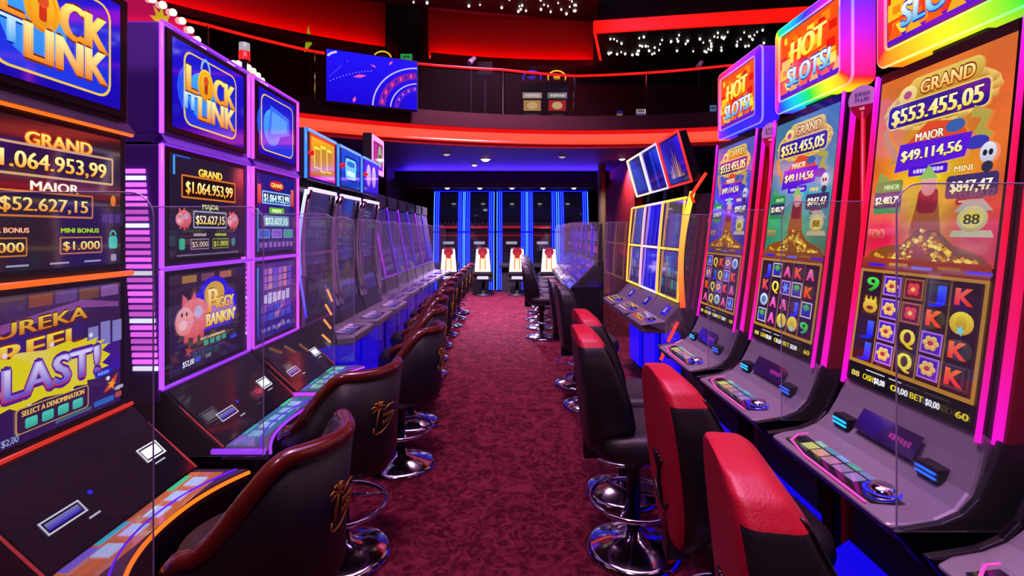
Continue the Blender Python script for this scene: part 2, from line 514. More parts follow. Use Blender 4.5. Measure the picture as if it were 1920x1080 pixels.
# red lit edge of the star soffit on the right
mb = MB(); mb.add([(1.52, 9.5, 5.20), (5.4, 8.85, 5.20), (5.4, 8.85, 5.42), (1.52, 9.5, 5.42), (1.52, 9.58, 5.20), (5.4, 8.95, 5.20), (5.4, 8.95, 5.42), (1.52, 9.58, 5.42)],
                  [(0,1,2,3),(4,7,6,5),(0,4,5,1),(3,2,6,7),(0,3,7,4),(1,5,6,2)], g('#ff1008', 0.75))
struct(mb, 'trim_7', 'neon')
mb = MB(); mb.tube([(1.55, 9.56, 5.2), (1.9, 11.0, 5.2)], 0.025, g('#ff1410', 0.7), 6)
struct(mb, 'trim_8', 'neon')
mb = MB(); mb.add([(1.55, 9.55, 5.2), (5.4, 8.9, 5.2), (6.2, 11.0, 5.2), (1.9, 11.0, 5.2)], [(3, 2, 1, 0)])
struct(mb, 'ceiling_soffit', 'blackwall')
# painted column under the gallery on the right
struct(MB().lathe([(0.085, 0), (0.085, 2.94)], (1.93, 11.0, 0), 16), 'column_low', 'column', smooth=True)

# ------------------------------------------------------------------ balcony railing
rail = thing('balcony_railing', 'curved glass balcony railing with glowing red handrail above the lit red band', 'railing', (0, 0, 3.36))
hz = [0.88, 0.86, 0.90, 0.84, 0.86, 0.80, 0.85, 0.87, 0.80, 0.83, 0.86, 0.84, 0.88, 0.86]
an = [-82, -72, -62, -52, -42, -32, -21, -10, -1, 8, 17, 26, 38, 50]
pts = [(CX + (RB - 0.02) * math.sin(R(a)), CY + (RB - 0.02) * math.cos(R(a)), z) for a, z in zip(an, hz)]
fine = []
for i in range(len(pts) - 1):
    for k in range(6):
        t = k / 6; a = an[i] + (an[i+1] - an[i]) * t
        fine.append((CX + (RB - 0.02) * math.sin(R(a)), CY + (RB - 0.02) * math.cos(R(a)), hz[i] + (hz[i+1] - hz[i]) * t))
fine.append(pts[-1])
MB().tube(fine, 0.022, g('#ff1c14', 0.42), 8).build('handrail', 'neon', rail, True)
for i in range(len(pts) - 1):
    P, F = [], []
    for k in range(7):
        a = an[i] + 0.25 + (an[i+1] - an[i] - 0.5) * k / 6; t = k / 6
        z1 = hz[i] + (hz[i+1] - hz[i]) * t - 0.05
        for r in (RB - 0.026, RB - 0.014):
            x, y = CX + r * math.sin(R(a)), CY + r * math.cos(R(a))
            P += [(x, y, 0.12), (x, y, z1)]
    for k in range(6):
        p, q = 4*k, 4*k+4
        F += [(p, q, q+1, p+1), (p+2, p+3, q+3, q+2), (p+1, q+1, q+3, p+3), (p, p+2, q+2, q)]
    MB().add(P, F).build('pane', 'balglass', rail)
for p in pts: MB().box((p[0]-0.015, p[1]-0.015, 0), (p[0]+0.015, p[1]+0.015, p[2])).build('post', 'chrome', rail)

# ------------------------------------------------------------------ roulette screen hung on the railing
tv = thing('video_screen', 'large blue video screen showing a roulette wheel, hung on the balcony glass', 'screen', (-2.10, 7.76, 3.40), 25.8)
MB().box((-0.69, 0.0, 0), (0.69, 0.09, 0.79)).build('housing', 'matte', tv, bevel=0.01)
a = Art(flat(-0.002, 0.015))
BL, PK = g('#1408e0'), g('#ff5aa8')
a.quad(-0.675, 0, 0.675, 0.76, g('#1a06d8'), g('#2416ff'))
clipx = 0.672
def rarc(r, t, c, a0=96, a1=178):
    P = []
    for i in range(40):
        an_ = R(a0 + (a1 - a0) * i / 39); x = 0.75 + r * 1.12 * math.cos(an_); y = -0.02 + r * math.sin(an_)
        if x < clipx and y > 0.0: P.append((x, y))
    if len(P) > 1: a.stroke(P, t, c)
rarc(0.68, 0.022, g('#c8b8ff')); rarc(0.56, 0.10, g('#8a1ea8')); rarc(0.44, 0.016, g('#e0c8ff')); rarc(0.36, 0.07, g('#6a22c8')); rarc(0.26, 0.02, g('#2a0cc0'))
for k in range(11):
    for rr, cc, sz in ((0.56, '#ff4a8a', 0.03), (0.36, '#d070ff', 0.02)):
        an_ = R(98 + 8 * k); x = 0.75 + rr * 1.12 * math.cos(an_); y = -0.02 + rr * math.sin(an_)
        if x < clipx - 0.03 and y > 0.06: a.quad(x - sz / 2, y - sz, x + sz / 2, y + sz, g(cc if k % 2 else '#2a1ad0'))
for k in range(14): a.oval(-0.62 + k * 0.045, 0.30 + k * 0.026 - k * k * 0.0007, 0.009, 0.006, g('#b0a8ff'), n=4)
for k in range(9): a.oval(-0.63 + k * 0.02, 0.36 + k * 0.022, 0.007, 0.005, g('#8a80ff'), n=4)
for x, y, s_, q in ((-0.20, 0.42, 0.07, 20), (0.0, 0.60, 0.035, -30), (0.26, 0.68, 0.04, 60), (-0.28, 0.06, 0.05, 80), (-0.38, 0.62, 0.012, 0)):
    a.star(x, y, s_, s_ * 0.35, 2, PK, 1.5, q)
a.stroke([(-0.66, 0.66), (-0.6, 0.71), (-0.53, 0.735)], 0.03, g('#d8d0ff'))
a.quad(0.2 + 0.3, 0.0, 0.672, 0.20, g('#1a06e8'))
a.build('display', tv)

# ------------------------------------------------------------------ star lights
star_me = MB().ball((0, 0, 0), 0.02, g('#fff2e6', 0.55), 6, 4)
s0 = star_me.build('star_light', 'lamp')
def star_at(loc, label, group, s=1.0, first=[True]):
    if first[0]: o = s0; first[0] = False
    else: o = s0.copy(); col.objects.link(o)
    o.location = loc; o.scale = (s, s, s * 1.3)
    tag(o, label, 'star light', group)
for k in range(78):
    x = random.uniform(-1.95, 1.25); y = random.uniform(8.6, 9.75) + 0.12 * x
    star_at((x, min(y, 9.9), 5.705), 'tiny white star light on the black ceiling above the red walls', 'star lights on the black ceiling', random.uniform(0.6, 1.25))
for k in range(112):
    t = random.uniform(0.02, 0.98); d = random.uniform(0.15, 0.9)
    x0, y0 = 1.65 + 4.0 * t, 9.6 - 0.66 * t
    if int(t * 26) % 4 == 3 and random.random() < 0.7: continue
    star_at((x0 + 0.35 * d * (1 - t) + 0.5 * d * t, y0 + d * 1.35, 5.185), 'tiny white star light on the soffit behind the red lit edge', 'star lights on the soffit at the right', random.uniform(0.65, 1.2))

# ------------------------------------------------------------------ ceiling lamps under the gallery
def downlight(x, y, z, label, r=0.06, k=1.0, power=0, group=None, rgb=(1, 0.75, 0.85)):
    t = thing('ceiling_light', label, 'ceiling light', (x, y, z), 0, group)
    MB().lathe([(r * 0.7, 0), (r * 1.5, 0), (r * 1.5, -0.012), (r * 1.05, -0.02), (r, -0.006)], seg=20).build('trim_ring', 'white', t, True)
    MB().ball((0, 0, -0.012), r, g('#fff0ea', 0.5 * k), 12, 6, sc=(1, 1, 0.55)).build('bulb', 'lamp', t, True)
    if power:
        o = lamp('SPOT', (x, y, z - 0.06), power, rgb, 0.05, (x, y, 0), 130, 0.6)
        o.parent = t; o.location = (0, 0, -0.08)
downlight(-0.52, 10.05, 2.94, 'brightest round ceiling lamp under the blue low ceiling', 0.085, 1.6, 1500, rgb=(.82, .58, 1))
downlight(-0.80, 10.9, 2.94, 'small ceiling lamp just left of the brightest one', 0.055, 1.2, 700, rgb=(.82, .58, 1))
downlight(-1.20, 9.4, 2.94, 'dim ceiling lamp nearest the gallery edge at the left', 0.06, 0.18)
downlight(0.95, 9.7, 2.94, 'dim ceiling lamp nearest the gallery edge at the right', 0.06, 0.15)
downlight(2.15, 10.0, 2.94, 'bright ceiling lamp in front of the red partition', 0.06, 1.2, 200)
for k, x in enumerate((-1.57, -0.78, 0.0, 0.75, 1.50)):
    downlight(x, 12.42, 2.58, ['leftmost lamp over the blue edged towers', 'second lamp from left over the blue edged towers', 'middle lamp over the blue edged towers', 'second lamp from right over the blue edged towers', 'rightmost lamp over the blue edged towers'][k], 0.06, 1.2, 8, 'lamps over the blue edged towers', (0.8, 0.7, 1))
struct(MB().box((-2.75, 11.95, 2.62), (2.3, 12.2, 2.65)).box((-2.75, 11.95, 2.65), (2.3, 11.98, 2.73)), 'trim_9', 'darkwall')  # ledge and lip added to hide the blue fill lamp

# ================================================================== LEFT BANK: stacked-screen cabinets
GOLD, GOLDT = g('#ff9a18', 1.0), g('#fff6a0', 1.1)
DK = g('#150c1c')

def art_pig(a, cx, cy, s, flip=1):
    p = g('#f06a7c')
    for dx, dy in ((-0.5, -0.75), (0.05, -0.85), (0.5, -0.7)): a.quad(cx + s*(dx - .13), cy + s*(dy - .15), cx + s*(dx + .13), cy + s*(dy + .35), g('#d8505f'))
    a.oval(cx, cy, s, s * 0.78, g('#e04a58'), g('#ff8c96'))
    a.poly([(cx - s*.75, cy + s*.5), (cx - s*.72, cy + s*1.0), (cx - s*.4, cy + s*.75)], p)
    a.poly([(cx - s*.2, cy + s*.75), (cx + s*.0, cy + s*1.05), (cx + s*.15, cy + s*.7)], p)
    a.oval(cx - s*.62, cy - s*.05, s*.55, s*.55, g('#f0707e'), g('#ffb8be'))
    a.oval(cx - s*.72, cy - s*.18, s*.26, s*.2, g('#ffc0c8'))
    a.oval(cx + s*.25, cy + s*.2, s*.3, s*.25, g('#c8b4e8'))
    a.oval(cx - s*.78, cy + s*.22, s*.06, s*.08, g('#30101c')); a.oval(cx - s*.5, cy + s*.22, s*.06, s*.08, g('#30101c'))

def plate(a, st, cx, cy, h, wd, fr='#c8741e', bg='#20102c', c=GOLD, c2=GOLDT):
    a.rrect(cx - wd/2, cy - h*.95, cx + wd/2, cy + h*.95, h*.15, g(fr))
    a.quad(cx - wd/2 + h*.16, cy - h*.8, cx + wd/2 - h*.16, cy + h*.8, g(bg))
    a.text(st, cx, cy, h, c, c2, wd * 0.86, h * 0.045, g('#3a1804'), h * .07)

def art_upper(a, w_, h_, style):
    if style == 'gold':
        a.quad(-w_/2, 0, w_/2, h_, g('#1c0e26'), g('#33161c'))
        a.quad(-w_/2, h_*.5, w_/2, h_*.62, g('#7a1420'), g('#4a1020'))
        a.text('GRAND', .02, h_*.88, .042, g('#ff8c10'), g('#fff27a'), .24, .003, g('#c03c08'), .006)
        plate(a, '$1.064.953,99', -.015, h_*.73, .052, .50, '#d0a070', '#2a0e1c')
        a.text('MAJOR', .0, h_*.565, .030, g('#e8d8b0'), g('#ffffff'), .17, .002, g('#903010'), .004)
        plate(a, '$52.627,15', -.03, h_*.44, .042, .35, '#e08030', '#180e3a')
        a.text('MINOR BONUS', -.17, h_*.265, .015, g('#ffd0a0'), None, .16, .001, g('#a02010'), .002)
        plate(a, '$5.000', -.18, h_*.155, .030, .17, '#d8803a', '#241018')
        a.text('MINI BONUS', .095, h_*.265, .015, g('#b8e820'), None, .15, .001, g('#506010'), .002)
        plate(a, '$1.000', .10, h_*.155, .030, .17, '#d8803a', '#241018')
        a.rrect(.215, h_*.12, .255, h_*.22, .01, g('#38d0c0')); a.ring(.235, h_*.225, .016, .02, .006, g('#38d0c0'), 0, 180)
        a.oval(.235, h_*.50, .012, .02, g('#ff5018'), g('#ffb040'))
        a.rrect(.17, h_*.30, .285, h_*.42, .006, g('#281440')); a.scrib(.225, h_*.36, .035, .09, g('#503088'), 3)
        for x in (-.25, -.12, .02, .15): a.quad(x - .04, .012, x + .03, .018, g('#b0a8c0'))
        a.rrect(.225, .01, .25, .035, .006, g('#a8a0b8'))
    elif style == 'purple':
        a.quad(-w_/2, 0, w_/2, h_, g('#1d1030'), g('#2c1c36'))
        a.text('GRAND', .0, h_*.86, .036, g('#ffb820'), g('#fff27a'), .19, .003, g('#805008'), .004)
        plate(a, '$1.064.953,99', .0, h_*.70, .055, .44, '#d8742c', '#241014')
        a.text('MAJOR', .0, h_*.515, .022, g('#d8e890'), None, .13, .002, g('#506020'), .003)
        plate(a, '$52.627,15', .0, h_*.38, .042, .27, '#b0b8e8', '#18142a', g('#ffe040'), g('#ffffff'))
        for x in (-.20, .20):
            art_pig(a, x, h_*.38, .05)
        for x, fr, cc, st in ((-.085, '#b090b8', '#c8b4b0', '$5.000'), (.085, '#90a850', '#b8d838', '$1.000')):
            a.scrib(x, h_*.225, .014, .10, g(cc), 6)
            plate(a, st, x, h_*.13, .026, .14, fr, '#2a1c34', g(cc), g(cc))
        a.rrect(-.235, h_*.08, -.195, h_*.19, .01, g('#28b890')); a.oval(.20, h_*.14, .018, .022, g('#208888'))
        a.quad(-.25, .008, .25, .013, g('#8880a8'))
        a.quad(-.275, h_*.80, -.262, h_*.99, g('#40a8ff')); a.quad(-.275, h_*.975, -.16, h_*.99, g('#2060e0'))
    else:
        a.quad(-w_/2, 0, w_/2, h_, g('#241060'), g('#1a1c88'))
        a.oval(0, h_*.88, .10, .03, g('#c81c20')); a.text('GRAND', 0, h_*.88, .028, g('#ffc030'), g('#fff0a0'), .15, .002)
        for x in (-.22, .22): a.quad(x - .02, h_*.62, x + .02, h_*.86, g('#d83028'), g('#ff6050'))
        a.rrect(-.19, h_*.62, .19, h_*.79, .012, g('#80b8f8')); a.quad(-.175, h_*.64, .175, h_*.77, g('#142060'))
        a.text('$1.064.953,99', 0, h_*.705, .048, g('#90e0ff'), g('#ffffff'), .33, .003)
        a.rrect(-.10, h_*.50, .10, h_*.58, .012, g('#58b838')); a.text('MAJOR', 0, h_*.54, .022, g('#eaffb0'), None, .12, .002)
        a.rrect(-.17, h_*.33, .17, h_*.47, .012, g('#70a8c8')); a.text('$52.627,15', 0, h_*.40, .042, g('#c8ffe0'), g('#ffffff'), .29, .003)
        for x, c in ((-.16, '#3868d8'), (0, '#9058c8'), (.16, '#38a088')):
            a.rrect(x - .07, h_*.17, x + .07, h_*.29, .01, g('#8890d8')); a.quad(x - .06, h_*.185, x + .06, h_*.275, g(c))
        for k in range(8): a.rrect(-.22 + k*.058, h_*.05, -.18 + k*.058, h_*.12, .006, g('#9a60c0'))
        a.quad(-.245, .0, -.23, h_*.55, g('#2070ff'), g('#30c8ff'))

def art_lower(a, w_, h_, style):
    if style == 'gold':
        a.quad(-w_/2, 0, w_/2, h_, g('#31145a'), g('#3c1f50'))
        a.quad(-w_/2, h_*.28, w_/2, h_*.60, g('#3a14a0'), g('#4a1c78'))
        for k, c in enumerate(('#a08050', '#402850', '#8a4030', '#604080', '#704020', '#8858a0')): a.quad(-.27 + k*.09, h_*.90, -.19 + k*.09, h_*.985, g(c))
        a.poly([(-.29, h_*.78), (.10, h_*.90), (.26, h_*.84), (.26, h_*.80), (.1, h_*.84), (-.29, h_*.72)], g('#8a4a98'))
        a.text('EUREKA', -.06, h_*.785, .044, g('#d86a20'), g('#f0d040'), .36, .003, g('#5a2008'), .005, 0, .05)
        a.text('REEL', -.04, h_*.63, .060, g('#e86820'), g('#ffe840'), .27, .005, g('#7a2410'), .006, 0, .05)
        a.scrib(.20, h_*.60, .085, .16, g('#8c88d0'), 3)  # not lettering: a reflection in the clear pane, painted as blue-grey bars
        pass
        P = []
        for k in range(44):
            t = 2 * math.pi * k / 44; q = 1.0 if k % 2 == 0 else 0.86
            P.append((-.04 + .26 * q * (abs(math.cos(t)) ** .55) * math.copysign(1, math.cos(t)), h_*.42 + .085 * q * (abs(math.sin(t)) ** .6) * math.copysign(1, math.sin(t))))
        a.poly(P, g('#f4e010'))
        a.text('BLAST!', -.04, h_*.42, .100, g('#d03050'), g('#a8b0ff'), .42, .007, g('#5a1890'), .011)
        a.text('BLAST!', -.04, h_*.42, .092, g('#5a48d0'), g('#e8e0ff'), .41, .002)
        for k in range(7): a.oval(-.24 + k*.075, h_*.42 + (.085 if k % 2 else -.085), .008, .008, g('#f0e8ff'), n=5)
        a.rrect(-.135, h_*.06, .125, h_*.235, .012, g('#c8a060')); a.rrect(-.13, h_*.068, .12, h_*.227, .01, g('#38184a'))
        a.text('SELECT A DENOMINATION', -.005, h_*.195, .017, g('#f0c060'), None, .22, .0012)
        for k in range(4): a.rrect(-.105 + k*.055, h_*.085, -.065 + k*.055, h_*.155, .006, g('#30b8a0'), g('#50e0c8'))
        a.rrect(.15, h_*.26, .225, h_*.31, .006, g('#1828d0')); a.scrib(.187, h_*.285, .013, .05, g('#80a0ff'), 4)
        a.poly([(.19, h_*.12), (.235, h_*.14), (.255, h_*.25), (.215, h_*.18)], g('#f05020')); a.star(.225, h_*.17, .02, .008, 5, g('#ffb030'))
        a.rrect(.15, h_*.03, .24, h_*.075, .006, g('#2a6ac8')); a.rrect(.245, h_*.04, .275, h_*.085, .006, g('#c05048'))
        a.quad(.0, h_*.03, .14, h_*.055, g('#40688a'))
        a.rrect(-.29, h_*.02, -.20, h_*.08, .006, g('#1838c8')); a.text('$2,00', -.15, h_*.045, .02, g('#b8d0ff'), None, .05)
        a.scrib(.262, h_*.12, .015, .045, g('#c8c0d8'), 4)
    elif style == 'purple':
        a.quad(-w_/2, 0, w_/2, h_, g('#221038'), g('#2c1838'))
        for x, c in ((-.16, '#a87840'), (-.02, '#7a4468'), (.13, '#b86858')): a.quad(x - .055, h_*.90, x + .05, h_*.975, g(c))
        a.oval(.03, h_*.74, .13, .085, g('#2010e0')); a.rrect(-.17, h_*.36, .23, h_*.78, .07, g('#2214e8'))
        a.rrect(-.05, h_*.42, .20, h_*.70, .04, g('#b070e0')); a.oval(.03, h_*.74, .085, .06, g('#e0a848'))
        art_pig(a, -.13, h_*.53, .115)
        a.text('P', .015, h_*.68, .12, g('#f08010'), g('#fff2a0'), .07, .006, g('#803010'), .005)
        a.text('IGGY', .12, h_*.635, .055, g('#f0a010'), g('#fff27a'), .15, .004, g('#803010'), .005)
        a.text("BANKIN'", .085, h_*.47, .062, g('#f0b010'), g('#fffaa8'), .25, .004, g('#803010'), .006)
        a.text('SELECT A DENOMINATION', .02, h_*.285, .013, g('#f0d0a0'), None, .20, .001)
        for k in range(4): a.rrect(-.055 + k*.05, h_*.20, -.018 + k*.05, h_*.255, .006, g('#30a890'))
        a.rrect(.17, h_*.17, .235, h_*.21, .006, g('#2848e8')); a.star(-.17, h_*.20, .03, .012, 5, g('#c84030'))
        a.quad(-.18, h_*.155, .12, h_*.163, g('#3848c0'))
        a.text('$52,00', -.17, h_*.085, .026, g('#e8e8ff'), None, .08, .001); a.rrect(-.12, h_*.06, -.08, h_*.11, .006, g('#3848e0')); a.text('0,00', -.02, h_*.085, .018, g('#b8b8d8'), None, .04)
    else:
        a.quad(-w_/2, 0, w_/2, h_, g('#2a1488'), g('#4a2080'))
        a.quad(-.245, h_*.05, -.23, h_*.95, g('#1040e0'), g('#30c8ff'))
        for k in range(18):
            a.rrect(-.18 + (k % 6)*.066, h_*(.64 + .1*(k // 6)), -.125 + (k % 6)*.066, h_*(.725 + .1*(k // 6)), .006, g(('#a85cc0', '#6a48c8', '#c878a8')[(k * 5) % 3]))
        a.rrect(-.20, h_*.42, .20, h_*.62, .02, g('#502890')); a.scrib(0, h_*.52, .065, .36, g('#c8b8f0'), 6)
        for k in range(10): a.rrect(-.20 + (k % 5)*.082, h_*(.22 + .12*(k // 5)), -.13 + (k % 5)*.082, h_*(.32 + .12*(k // 5)), .006, g(('#5838c8', '#8848c0', '#3848d8')[(k * 2) % 3]))
        for k in range(6): a.quad(-.19 + k*.065, h_*.08, -.145 + k*.065, h_*.13, g('#7878d0'))

def art_top(a, w_, h_, style):
    a.quad(-w_/2, 0, w_/2, h_, g('#1a08b0'), g('#2010d8'))
    a.oval(-.06, h_*.48, .20, .16, g('#1c48f0'), g('#2a60ff')); a.oval(-.1, h_*.45, .10, .10, g('#3a90ff'), g('#58b8ff'))
    a.rrect(-.215, h_*.07, .215, h_*.93, .05, g('#f0c850')); a.rrect(-.205, h_*.09, .205, h_*.91, .045, g('#2038e8'), g('#1c14d0'))
    a.oval(-.08, h_*.46, .11, .11, g('#2a78f8'), g('#48b0ff'))
    if style == 'blank': 
        a.poly([(-.14, h_*.25), (.16, h_*.45), (.15, h_*.72), (-.10, h_*.80)], g('#3a70ff')); a.poly([(-.10, h_*.35), (.12, h_*.47), (.12, h_*.66), (-.08, h_*.72)], g('#5aa0ff'))
        return
    y1, y2 = h_*.63, h_*.33
    for st, x, wd in (('L', -.155, .075), ('C', .055, .085), ('K', .150, .085)):
        a.text(st, x, y1, .125, g('#e88018'), g('#fff07a'), wd, .010, g('#7a2a08'), .007)
    a.ring(-.055, h_*.79, .04, .06, .014, g('#90b8e8'), 0, 180); a.oval(-.055, y1 - .004, .062, .075, g('#d86a10'), g('#ffe030'))
    a.ring(-.055, y1 - .004, .05, .062, .008, g('#ff9a10')); a.rrect(-.068, y1 - .045, -.042, y1 + .02, .01, g('#b03018')); a.oval(-.055, y1 + .018, .02, .022, g('#e05028'))
    a.text('IT', -.165, y2 + .012, .080, g('#4aa0f0'), g('#d0f0ff'), .085, .007, g('#102080'), .005)
    a.text('LINK', .04, y2, .115, g('#e07818'), g('#fff2a0'), .30, .009, g('#7a2a08'), .007)

def neon_cabinet(zc, label, trim, trim2, styles, deckcol, btncol, w_=0.64):
    t = thing('slot_machine', label, 'slot machine', (-1.46, zc, 0), 90, 'stacked screen slot machines along the left')
    h = w_ / 2
    body = [(0.02, 0), (0.02, .50), (-.10, .55), (-.26, .60), (-.02, .835), (0.03, .86), (0.03, 1.88), (0.46, 1.88), (0.46, 0)]
    MB().prism(body, -h, h).build('cabinet', 'black', t, bevel=0.006)
    # display stack
    for nm, z0, hh, st, fn in (('lower_screen', .875, .44, styles[1], art_lower), ('upper_screen', 1.385, .455, styles[0], art_upper)):
        fr = MB(); zz0, zz1 = z0 - .02, z0 + hh + .02
        fr.box((-h + .02, -.005, zz0), (h - .02, .03, zz1))
        b = fr.build(nm, 'black', t, bevel=0.004)
        a = Art(flat(-.0065, z0)); fn(a, w_ - .10, hh, st); a.build('display', b)
    # top box leaning its lit sign over the screens
    sb = MB().box((-h, .0, 1.905), (h, .36, 2.375)).build('top_box', 'violet' if trim2 else 'black', t, bevel=0.008)
    MB().box((-h + .025, -.012, 1.925), (h - .025, 0.01, 2.36)).build('bezel', 'black', sb, bevel=0.004)
    a = Art(flat(-.0135, 1.95)); art_top(a, w_ - .12, .385, styles[2]); a.build('sign_display', sb)
    MB().prism([(-.03, 1.87), (.3, 1.87), (.3, 1.91), (0, 1.91)], -h, h).build('sign_shelf', 'side' if not trim2 else 'violet', t)
    # neon lines
    def tube(P, r, c, nm='neon_line'): return MB().tube(P, r, c, 8).build(nm, 'neon', t, True)
    y = -.012
    c1, c2 = g(trim, .62), g(trim2 or trim, .62)
    tube([(-h, y, 1.345), (h, y, 1.345)], .010, c1); tube([(-h, y, 1.868), (h, y, 1.868)], .008, c1 if not trim2 else g(trim, .35))
    tube([(-h, y, .848), (h, y, .848)], .008, g('#ff3a20', .4) if not trim2 else c1)
    if trim2:
        for x in (-h - .004, h - .004):
            tube([(x, y, .85), (x, y, 1.34)], .010, c2); tube([(x, y, 1.35), (x, y, 1.865)], .010, c2); tube([(x, y, 1.91), (x, y, 2.37)], .009, c2)
        tube([(-h, y, 2.375), (h, y, 2.375)], .007, c1)
    # sloped glass panel with the bill and ticket slots
    sl = lambda x, v, d: (x, -.265 + .24 * v / .335 - d * .70, .603 + .235 * v / .335 + d * .71)
    p = Art(sl); p.base = 2; p.quad(-h + .015, .01, h - .015, .325, g('#0c0712'), g('#170d1e')); p.build('glass_panel', t)
    def lit(nm, x0, y0, x1, y1, c, fill, c2=None):
        a = Art(sl); a.base = 6; a.frame(x0, y0, x1, y1, .005, c); a.quad(x0 + .011, y0 + .011, x1 - .011, y1 - .011, fill, c2); a.build(nm, t)
    lit('bill_acceptor', .17, .120, .265, .180, g('#f0f0ff', 1.3), g('#f4f4ff', 1.8))
    lit('ticket_slot', -.235, .095, -.105, .14, g('#d8d8f0'), g('#2008c8'), g('#8888c0'))
    a = Art(sl); a.base = 6; a.oval(-.06, .14, .008, .008, g('#2030ff')); a.quad(-.12, .07, -.08, .076, g('#c8c8e0')); a.quad(.19, .10, .24, .106, g('#b0b0c8')); a.build('status_lights', t)
    # deck with wavy front
    N = 24; front = [(-h + w_ * i / N, -(.368 + .088 * (abs(2 * i / N - 1) ** 2.2))) for i in range(N + 1)]
    plan = front + [(h, -.25), (-h, -.25)]
    dk = MB().slab(plan, .555, .598).build('console_deck', 'deck' if trim2 else 'side', t, bevel=0.004)
    MB().slab([(x, y_ + .06) for x, y_ in front] + [(h - .01, -.1), (-h + .01, -.1)], .46, .556).build('console_underside', 'matte', dk)
    MB().tube([(x, y_ - .004, .585) for x, y_ in front], .007, g('#ff7a18', .6) if not trim2 else c1, 8).build('neon_edge', 'neon', dk, True)
    MB().tube([(x * .96, y_ + .04, .602) for x, y_ in front], .004, g('#7020ff', .4), 6).build('inner_edge', 'neon', dk, True)
    up = lambda x, v, d: (x, -.378 + v, .600 + d)
    a = Art(up)
    a.quad(-h + .03, 0, h - .03, .12, g(deckcol, .75), g(deckcol, .85)); a.quad(-h + .03, .12, h - .03, .14, g('#402838'))
    a.quad(h - .17, .10, h - .06, .135, g('#30c090')); a.quad(-h + .16, .10, -h + .28, .135, g('#30a8c8')); a.quad(-h + .04, .09, -h + .15, .135, g('#7058c8'))
    a.build('button_panel', dk)
    for k in range(5):
        b = Art(up); b.base = 6; x = -.185 + k * .10
        b.quad(x - .032, .03, x + .032, .085, g(btncol)); b.build('button', dk)
    for x in (-h + .006, h - .006):
        tube([(x, -.010, .835), (x, -.262, .608)], .0035, g('#ff4a50', .20), 'edge_line')
    tube([(-h - .003, -.22, .592), (-h - .003, -.44, .592)], .012, c1 if trim2 else g('#7020ff', .4), 'deck_end_line')
    lw = MB().box((-h + .01, .0, .02), (h - .01, .03, .50)).build('lower_door', 'matte', t, bevel=0.005)
    MB().box((h - .10, -.012, .28), (h - .07, .0, .32)).build('lock', 'chrome', lw)
    # LED column on the near side face
    if trim2:
        lc = MB().box((-h - .012, -.005, .80), (-h, .16, 1.86)).build('side_panel', 'violet', t, bevel=0.003)
        m = MB()
        for k in range(30):
            z = .93 + k * .028; yy = -.004 + .055 * (z - .93) / .84
            c = g('#ff70f0' if k % 7 else '#ffffff', .45 + .35 * (0.5 + 0.5 * math.sin(k * 1.3)))
            m.box((-h - .020, yy, z), (-h - .012, yy + .10, z + .017), c)
        m.build('led_column', 'neon', t)
    return t

def back_row_machine(yc_, label, hw, hh):
    t = thing('slot_machine', label, 'slot machine', (-1.98, yc_, 0), -90, 'slot machines of the row behind')
    MB().prism([(-.42, .0), (-.42, 1.9), (-.30, 2.52), (.0, 2.52), (.0, 0)], -hw + .01, hw - .01).build('cabinet', 'matte', t)
    fn = MB(); P = [(hw * math.cos(R(6 * k)), 2.52 + hh * math.sin(R(6 * k))) for k in range(31)]
    n = len(P); fn.add([(x, -.14, z) for x, z in P] + [(x, -.06, z) for x, z in P],
           [tuple(range(n)), tuple(range(2*n-1, n-1, -1))] + [(i, (i+1) % n, n + (i+1) % n, n + i) for i in range(n)], g('#f01468', .50))
    f_ = fn.build('topper_fan', 'screen', t)
    a = Art(lambda x, v, d: (-x, -.058 + d, 2.52 + v)); a.star(0, .20, .10, .05, 8, g('#d8b820', .8)); a.build('emblem', f_)
    me = None
    for k in range(17):
        an_ = R(4 + 10.7 * k)
        if me is None:
            b = MB().ball((0, 0, 0), .022, g('#ffe8d0', .42), 8, 5).build('bulb', 'lamp', f_, True); me = b.data
        else:
            b = bpy.data.objects.new('bulb', me); col.objects.link(b); b.parent = f_
        b.location = ((hw - .02) * math.cos(an_), -.05, 2.52 + (hh - .01) * math.sin(an_))
    return t
back_row_machine(2.98, 'machine of the row behind with pink bulb rimmed fan above the piggy machine', .50, .31)
back_row_machine(3.95, 'machine of the row behind with pink bulb rimmed fan above the blank sign machine', .42, .26)

neon_cabinet(1.63, 'nearest left slot machine with orange neon lines and blue sign cut by the picture edge', '#ff6a1a', None, ('gold', 'gold', 'lock'), '#d06a40', '#a8b8e8', .64)
neon_cabinet(2.47, 'purple neon slot machine with pink piggy screen, second on the left', '#9a38ff', '#d058ff', ('purple', 'purple', 'lock'), '#3a70a0', '#7ab0d0', .70)
neon_cabinet(3.165, 'purple neon slot machine with blank blue sign, third on the left', '#b83cff', '#ec50ff', ('blue', 'blue', 'blank'), '#3a6a80', '#80c0b0', .60)
lt = thing('signal_lamp', 'small red and white signal lamp on top between the purple slot machines', 'signal lamp', (-1.70, 2.78, 2.377))
lt.location = (-1.62, 3.10, 2.377)
MB().lathe([(0, 0), (.035, 0), (.035, .02), (.014, .03), (.014, .15), (.03, .16), (0, .16)], seg=16).build('base', 'matte', lt, True)
MB().lathe([(.032, .16), (.032, .215), (0, .215)], seg=16, col=g('#ff2010', .4)).build('red_lens', 'neon', lt, True)
MB().lathe([(.030, .215), (.030, .265), (.0, .275)], seg=16, col=g('#d0c8d0', .3)).build('white_lens', 'neon', lt, True)

